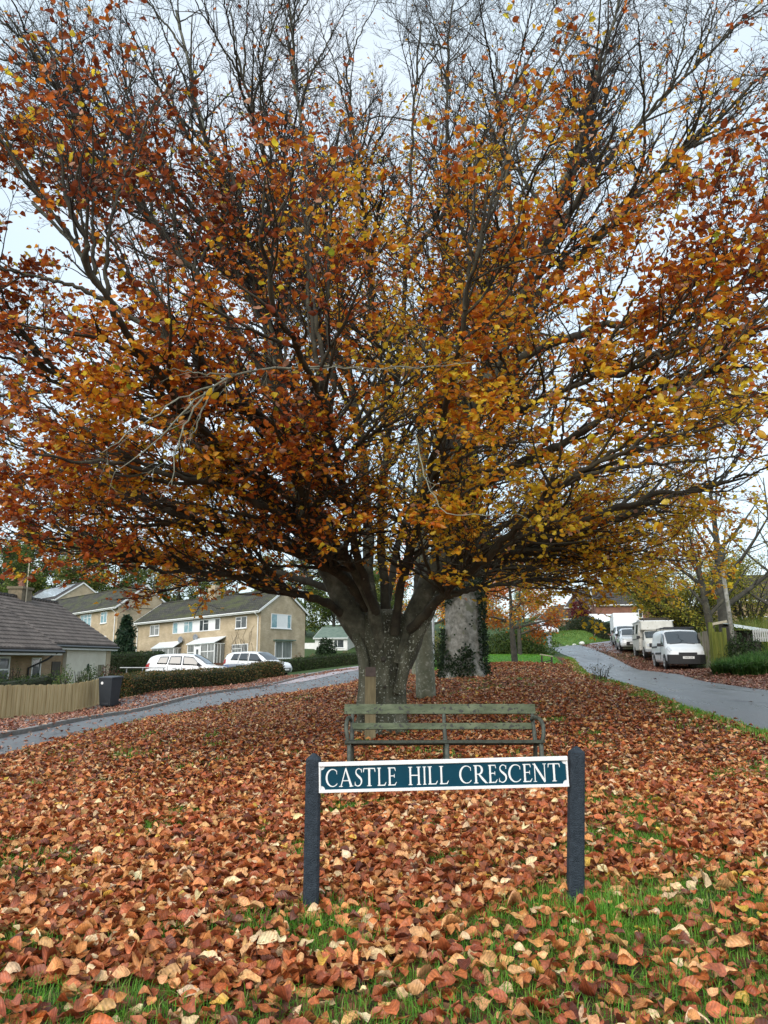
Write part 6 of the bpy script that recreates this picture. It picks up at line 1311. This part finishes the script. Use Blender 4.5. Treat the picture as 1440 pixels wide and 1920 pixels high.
# old fence with a mossy end panel
def fence_run(label, a, b, h, n, mat, name='timber_fence', hb=None):
    e = empty(name, gp(*a), 0, label, 'fence'); o = np.array(e.location); a = np.array(a); b = np.array(b); d = (b-a)/n; L = np.linalg.norm(d); u = d/L; nn_ = np.array((u[1], -u[0]))
    mb = MB()
    for k in range(n):
        p = a + d*k; q = a + d*(k+1) - u*.008; z = gz(*p); hh = (h + ((hb if hb else h)-h)*k/n) + random.uniform(-.03, .03); t = nn_*.02; ofs = nn_*(.018 if k % 2 else 0); p = p + ofs; q = q + ofs
        mb.add([np.array(v)-o for v in ((*(p-t), z-.1), (*(q-t), z-.1), (*(q+t), z-.1), (*(p+t), z-.1), (*(p-t), z+hh), (*(q-t), z+hh), (*(q+t), z+hh), (*(p+t), z+hh))], [(0,3,2,1),(4,5,6,7),(0,1,5,4),(1,2,6,5),(2,3,7,6),(3,0,4,7)])
    mb.build('boards', mat, e)
    for c in (a, b):
        mb = MB(); mb.box(c[0]-o[0]-.06, c[0]-o[0]+.06, c[1]-o[1]-.06, c[1]-o[1]+.06, -.2, h+.12); mb.build('fence_post', mat, e)
    return e
fence_run('weathered grey green board fence behind the van', P(1296, 1235, 39.5)[:2], P(1338, 1238, 34.5)[:2], 1.75, 20, 'fence_old', hb=1.85)
fence_run('bright mossy board panel leaning beside the pole', P(1341, 1242, 31.2)[:2], P(1363, 1243, 30.6)[:2], 1.55, 5, 'fence_moss', hb=1.45)
mb = MB(); g0 = gp(PX(1337, 31.6), 31.6); e = empty('gate_post', g0, 0, 'tall mossy gate post between the old fence and the mossy panel', 'post'); mb.box(-.07, .07, -.07, .07, -.2, 1.95); mb.build('shaft', 'fence_moss', e)
mb = MB(); mb.obox((-.02, 0, 1.86), (.75, .1, 2.0), .08, .10); mb.build('top_rail', 'timber_pale', e)
# shed with corrugated roof
sd_ = 34; sx_ = PX(1378, sd_); e = empty('lean_to_shed', (sx_, sd_, gz(sx_, sd_)), R(-8), 'low open shed with a pale corrugated roof behind the shrubs', 'shed')
zt = P(1378, 1165, sd_)[2] - gz(sx_, sd_)
mb = MB(); xs_ = np.linspace(0, 1.75, 60); G = np.zeros((2, 60, 3)); 
for i, y in enumerate((-.3, 1.8)): G[i, :, 0] = xs_; G[i, :, 1] = y; G[i, :, 2] = zt - .17*xs_ + .02*np.sin(xs_*44) - (.0 if i else .15)
mb.grid(G); G2 = G[:1].copy(); G2 = np.concatenate([G2, G2 - np.array((0, 0, .12))]); mb.grid(G2); mb.build('roof', 'corrugated', e)
mb = MB(); mb.box(0, 1.7, 1.6, 1.7, -.2, zt-.35); mb.box(-.0, .06, 0, 1.7, -.2, zt-.2)
for x in (.05, .85, 1.65): mb.box(x, x+.08, -.1, -.02, -.2, zt-.45)
mb.build('frame', 'timber_dark', e)
ld = 30; e = empty('lattice_panel', (PX(1416, ld), ld, gz(PX(1416, ld), ld)), R(-6), 'pale fan shaped lattice panel at the frame edge below the shed', 'garden panel')
z0p = P(1416, 1203, ld)[2] - gz(PX(1416, ld), ld); mb = MB()
for k in range(9):
    x = k*.085; mb.box(x, x+.055, 0, .02, z0p, z0p + .46 + .06*math.sin(k*.4))
mb.box(0, .75, .021, .04, z0p+.12, z0p+.17); mb.box(0, .75, .021, .04, z0p+.36, z0p+.41); mb.build('slats', 'lattice_grey', e); mb = MB(); mb.box(.06, .12, .041, .09, -.1, z0p+.4); mb.box(.6, .66, .041, .09, -.1, z0p+.4); mb.build('stake', 'timber_dark', e)
# low rail at the lane corner
rd = 36; r0_ = gp(PX(1016, rd), rd); e = empty('low_rail', r0_, R(-6), 'low timber knee rail with pale top at the lawn corner', 'rail')
mb = MB(); mb.obox((-.08, 0, .50), (.52, .1, .40), .10, .05); mb.build('top_rail', 'timber_pale', e)
for x, z in ((.0, .46), (.46, .40)):
    mb = MB(); mb.box(x-.04, x+.04, .0, .08, -.1, z-.03); mb.build('leg', 'timber_dark', e)
mb = MB(); mb.obox((.0, .05, .12), (.46, .05, .22), .03, .05); mb.build('brace', 'timber_dark', e)
# thin sapling stems by the lane
sd2 = 22; e = empty('sapling', gp(PX(1121, sd2), sd2), 0, 'clump of thin bare sapling stems on the leafy verge beside the lane', 'sapling')
mb = MB()
for k in range(13):
    a_ = rng.uniform(0, 6.28); x, y = .18*math.cos(a_), .18*math.sin(a_); mb.tube([(x, y, -.03), (x*1.6, y*1.6, .3), (x*2.4+rng.normal(0, .05), y*2.4, rng.uniform(.4, .7))], [.008, .006, .003], 4)
mb.build('stems', 'bark_twig', e)
n = 200; leaf_thing_part('leaves', e, np.stack([rng.normal(0, .2, n), rng.normal(0, .2, n), rng.random(n)**1.5*.5], -1), rdir(n), .06*rng.uniform(.5, 1.2, n), [(.12,.10,.03),(.08,.10,.03)], [1, 1])
# white stones along the bank
for k, (px, py, d, s_) in enumerate(((1065, 1207, 69, .9), (1078, 1208.5, 67.5, 1.0), (1092.5, 1210.5, 66, 1.3))):
    x = PX(px, d); V = rdir(60); import bmesh
    bm = bmesh.new(); bmesh.ops.create_icosphere(bm, subdivisions=2, radius=.19*s_)
    for v in bm.verts: v.co *= 1 + .22*(vnoise(v.co.x*9+k*3+20, v.co.z*9+v.co.y*7+20, 1.0) - .5); v.co.z *= .7
    me = bpy.data.meshes.new('white_stone'); bm.to_mesh(me); bm.free(); me.materials.append(MATS['stone_white']); o = bpy.data.objects.new('white_stone', me); COL.objects.link(o); o.location = (x, d, gz(x, d)+.13)
    tag(o, ('white painted stone at the lane edge, highest up the lane', 'white painted stone in the middle of the row on the bank', 'white painted stone nearest the driveway, the largest of the row')[k], 'stone', 'white stones along the lane')
# metal handrail behind the hedge
hd = 39; h0 = np.array((PX(226, hd), hd)); e = empty('handrail', gp(*h0), 0, 'thin grey metal handrail behind the long hedge', 'handrail'); L_ = PX(308, hd) - h0[0]; zr = P(260, 1252, hd)[2] - gz(*h0)
mb = MB(); mb.tube([(0, 0, zr), (L_, .3, zr)], .03, 6); mb.tube([(0, 0, zr-.45), (L_, .3, zr-.45)], .02, 6); mb.build('rail', 'metal_grey', e)
for x in (.3, L_*.5, L_-.05): mb = MB(); mb.tube([(x, .15, -.2), (x, .15, zr)], .028, 6); mb.build('upright', 'metal_grey', e)
# small pale gate posts / pipe near the round bush
e = empty('marker_post', gp(PX(813, 40), 40), 0, 'thin pale metal pole behind the slim young trunk', 'pole'); mb = MB(); mb.tube([(0, 0, -.2), (0, 0, 2.6)], .07, 8); mb.build('shaft', 'metal_grey', e)
# pigeon perched in the crown
bd = 12.9; bp_ = P(172, 358, bd); 
me_pts = [(-.20, .0, .0, .012), (-.12, 0, .005, .028), (-.05, 0, .02, .058), (.03, 0, .045, .072), (.10, 0, .085, .058), (.14, 0, .13, .036), (.165, 0, .165, .033), (.19, 0, .168, .020), (.215, 0, .160, .006)]
mb = MB(); cc = catmull(me_pts, 26); mb.tube(cc[:, :3], np.maximum(cc[:, 3], .004), 12); pg = empty('pigeon', bp_, R(155), 'grey pigeon perched on a branch high in the left of the crown', 'bird'); mb.build('body', 'bird_grey', pg, smooth=True)
mb = MB(); mb.tube([(0, .02, -.02), (0, .02, -.07)], .006, 5); mb.tube([(.02, -.02, -.02), (.02, -.02, -.07)], .006, 5); mb.build('legs', 'terracotta', pg)
mb = MB(); mb.tube([(-.35, -.1, -.09), (0, 0, -.075), (.4, .15, -.03)], [.014, .013, .010], 6); o = mb.build('branch_twig', 'bark_branch', tree, smooth=True); o.location = bp_ - tloc

# ------------------------------------------------------------------ fallen leaves
VERGE = [(-8, .3), (8.5, .3)] + [tuple(p) for p in RLa[::4]] + [(9.2, 38.5), (7.5, 37), (4.5, 35.5), (1.6, 33.5)] + [(LNa[i][0], LNa[i][1]) for i in range(len(LNa)-1, -1, -4) if LNa[i][1] < 38]
LROAD = [tuple(p) for p in LNa[::4]] + [tuple(p) for p in LFa[::-4]]
RLANE = [tuple(p) for p in RLa[::4]] + [tuple(p) for p in RRa[::-4]]
GR_SPOTS = []
for px_, py_, r_ in ((50,1850,.16),(250,1870,.18),(400,1790,.13),(500,1715,.16),(320,1645,.12),(650,1700,.2),(640,1775,.16),(770,1830,.2),(920,1880,.22),(480,1880,.16),(1270,1800,.28),(1380,1890,.3),(1100,1890,.25),(800,1690,.14),(730,1530,.16),(270,1690,.1),(1180,1545,.2),(1320,1640,.2)):
    v_ = (960 - py_)/FPX; sl_ = (SP + v_*CP)/(CP - v_*SP); d_ = -(CAM_H - .03)/sl_; GR_SPOTS.append((PX(px_, d_, py_), d_, r_))
def grassy(x, y):
    """0 leaves .. 1 grass"""
    g = fbm(x + 40, y + 40, 2.3); g2 = fbm(x + 80, y + 10, .7)
    near = np.interp(y, [1.5, 2.6, 3.3, 4.3, 5.5, 9, 40], [.42, .425, .45, .52, .60, .655, .67]) - .025*np.clip((x - .1)/1.2, -.1, 1)*np.clip((5.0 - y)/1.2, 0, 1)
    post = np.exp(-(((x - 1.18)/.34)**2 + ((y - 4.1)/.38)**2)) * .30
    post += np.exp(-(((x - 1.0)/.9)**2 + ((y - 3.25)/.45)**2)) * .07
    for gx_, gy_, gr_ in GR_SPOTS: post += .20*np.exp(-((x - gx_)/gr_)**2 - ((y - gy_)/(gr_*1.1))**2)
    edge = np.interp(x, [3.6, 4.4, 5.6], [0, .03, .16]) * (y > 7) * (y < 17) * (x < 6.5)
    edge = edge + .12*np.exp(-((x - 4.3)/.7)**2 - ((y - 8.2)/1.2)**2)
    return np.clip((.6*g + .4*g2 + post + edge - near)/.09 + .5, 0, 1)
LP = [(.76,.405,.165),(.66,.27,.088),(.52,.15,.048),(.34,.085,.031),(.15,.044,.022),(.90,.63,.36),(.78,.49,.08),(.43,.13,.056)]
LW = [4.5, 5.5, 6, 4.5, 2.6, 2.2, .4, 3]
def scatter(N, x0, x1, y0, y1, fr=1.06, pad=1.6):
    y = np.sqrt(rng.uniform(y0*y0, y1*y1, N)); x = rng.uniform(-1, 1, N)*(y*.54*fr + pad); k = (x > x0) & (x < x1); return x[k], y[k]
def ground_leaves(x, y, size, tilt, zmax, full, pal=LP, w=LW, dzl=.0, dark=1.0):
    n = len(x); A = np.concatenate([rdir(n)[:, :2], rng.normal(0, .10, (n, 1))], -1); N_ = np.concatenate([rng.normal(0, tilt, (n, 2)), np.ones((n, 1))], -1)
    z = gz(x, y) + .012 + rng.random(n)**1.6*zmax + dzl; c = pick(pal, w, n, .22)*dark
    return leaf_geo(np.stack([x, y, z], -1), A, N_, size*rng.uniform(.55, 1.22, n), np.clip(c, 0, 1), np.clip(rng.normal(.24, .25, n), -.15, .8), rng.normal(.3, .6, n), full)
parts = []
x, y = scatter(66000, -9, 9, 1.45, 8.5, 1.0, .9); k = inside(VERGE, x, y) & (rng.random(len(x)) > .72*grassy(x, y)); parts.append(ground_leaves(x[k], y[k], (.088), .50, .05, True))
x, y = scatter(85000, -9, 9, 8.5, 20); k = inside(VERGE, x, y) & (rng.random(len(x)) > .85*grassy(x, y)); parts.append(ground_leaves(x[k], y[k], .105, .45, .05, False, dark=.94))
x, y = scatter(95000, -12, 14, 20, 43); k = inside(VERGE, x, y) & (rng.random(len(x)) > .8*grassy(x, y)); parts.append(ground_leaves(x[k], y[k], .125, .45, .06, False, dark=.84))
V, F, C = merge(parts); print('ground leaves', len(V))
tag(raw_mesh('fallen_leaves', V, F, 'leaf_ground', col=C, smooth=True), 'copper beech leaves carpeting the verge around the sign and bench', 'leaves', kind='stuff')
# leaves on road, pavement and lay-by
parts = []
LP2 = [(.56,.30,.19),(.46,.19,.10),(.36,.13,.075),(.24,.075,.045),(.62,.40,.28)]; LW2 = [4, 4, 4, 3, 2]
PAVE = [tuple(p) for p in LFa[:112:4]] + [tuple(p) for p in PF[::-1]]
x = rng.uniform(-14, -3, 90000); y = rng.uniform(8, 42, 90000); k = inside(PAVE, x, y) & (rng.random(len(x)) < np.clip(.35 + 1.3*(fbm(x, y, .8) - .32), .15, 1)); parts.append(ground_leaves(x[k], y[k], .125, .3, .02, False, LP2, LW2, .085))
x = rng.uniform(-14, 4, 40000); y = rng.uniform(8, 45, 40000); k = inside(LROAD, x, y); x, y = x[k], y[k]
dn = np.min(np.hypot(x[:, None] - LNa[None, ::3, 0], y[:, None] - LNa[None, ::3, 1]), 1); df = np.min(np.hypot(x[:, None] - LFa[None, ::3, 0], y[:, None] - LFa[None, ::3, 1]), 1)
k = rng.random(len(x)) < .08 + 1.0*np.exp(-dn/.22) + .6*np.exp(-df/.3); parts.append(ground_leaves(x[k], y[k], .11, .2, .01, False, LP2, LW2, .02))
JP = [(-6.4, 39.4), (-3.6, 41.2), (-1.5, 46), (-2.6, 46.6), (-3.8, 43), (-6.6, 41)]
x = rng.uniform(-8, 0, 16000); y = rng.uniform(38, 50, 16000); k = (inside(JP, x, y) & (fbm(x, y, 1.2) > .36)) | (rng.random(len(x)) < .02); parts.append(ground_leaves(x[k], y[k], .14, .2, .01, False, LP2, LW2, .03))
LAY = [(9.3, 15), (9.35, 19)] + [tuple(p) for p in RRa[40:118:4]] + [(20.5, 60), (18.5, 46), (16.4, 36), (15.2, 29), (14.5, 22), (12.5, 15)]
LP3 = [(.34,.16,.10),(.25,.10,.065),(.16,.06,.04),(.44,.26,.18),(.28,.16,.09)]
x = rng.uniform(9, 22, 120000); y = rng.uniform(14, 62, 120000); k = inside(LAY, x, y) & (rng.random(len(x)) < np.clip(.55 + 1.5*(fbm(x, y, .5) - .4), .2, 1)); parts.append(ground_leaves(x[k], y[k], .125, .35, .03, False, LP3, [3, 4, 3, 2, 2], .0))
x = rng.uniform(4.5, 18, 16000); y = rng.uniform(8, 60, 16000); k = inside(RLANE, x, y); x, y = x[k], y[k]
dr = np.min(np.hypot(x[:, None] - RRa[None, ::3, 0], y[:, None] - RRa[None, ::3, 1]), 1); k = rng.random(len(x)) < .012 + .9*np.exp(-dr/.18); parts.append(ground_leaves(x[k], y[k], .11, .2, .01, False, LP3, [3, 4, 3, 2, 2], .02))
V, F, C = merge(parts)
tag(raw_mesh('scattered_leaves', V, F, 'leaf_ground', col=C), 'pale fallen leaves scattered over the pavement, road edges and lay-by', 'leaves', kind='stuff')
# ------------------------------------------------------------------ grass blades
GPAL = [(.10,.28,.022),(.16,.40,.04),(.06,.18,.018),(.23,.40,.05),(.32,.33,.10)]
parts = []
x, y = scatter(260000, -6, 6, 1.5, 8.5, 1.0, .6); gsc = grassy(x, y); k = rng.random(len(x)) < .02 + .62*gsc**1.3; x, y = x[k], y[k]
parts.append(blades(x, y, .062, .0020, GPAL, [4, 4, 3, 2, 1.0], lean=.9))
x, y = rng.normal(1.12, .20, 1500), rng.normal(4.08, .17, 1500); parts.append(blades(x, y, .10, .0022, GPAL, [3, 5, 2, 3, .5]))
x, y = rng.normal(-.36, .25, 500), rng.normal(4.1, .15, 500); parts.append(blades(x, y, .085, .0022, GPAL, [3, 4, 3, 2, .8]))
x, y = scatter(300000, -8, 8, 8.5, 24, 1.1, 1.0); gsc = grassy(x, y); k = inside(VERGE, x, y) & (rng.random(len(x)) < .55*gsc); parts.append(blades(x[k], y[k], .09, .0045, GPAL, [3, 3, 3, 3, 2]))
# fringe along the lane
i = rng.integers(0, len(RLa), 26000); f = rng.random(26000)[:, None]; p = RLa[i]*(1-f) + RLa[np.minimum(i+1, len(RLa)-1)]*f; x = p[:, 0] - np.abs(rng.normal(0, .22, len(p))); y = p[:, 1] + rng.normal(0, .1, len(p)); k = (y > 7) & (y < 45); parts.append(blades(x[k], y[k], .10, .006, GPAL, [3, 3, 3, 3, 3]))
x = rng.uniform(1.5, 11, 26000); y = rng.uniform(33.5, 51, 26000); k = inside([(1.6,33.5),(4.5,35.5),(7.5,37),(9.2,38.5),(11,51),(9,50),(5,48),(1.8,46)], x, y); parts.append(blades(x[k], y[k], .10, .010, GPAL[:4], [4, 5, 2, 2]))
x = rng.uniform(14, 32, 60000); y = rng.uniform(64, 92, 60000); u_ = 720 + 1390*(x/y)*1.02; k = (u_ > 1036) & (u_ < 1156) & (y > 66); parts.append(blades(x[k], y[k], .16, .02, [(.05,.13,.012),(.10,.18,.02),(.16,.20,.035)], [3, 3, 2]))
V, F, C = merge(parts); print('blade verts', len(V))
tag(raw_mesh('grass', V, F, 'blade', col=C), 'green grass showing between the fallen leaves and along the lane', 'grass', kind='stuff')
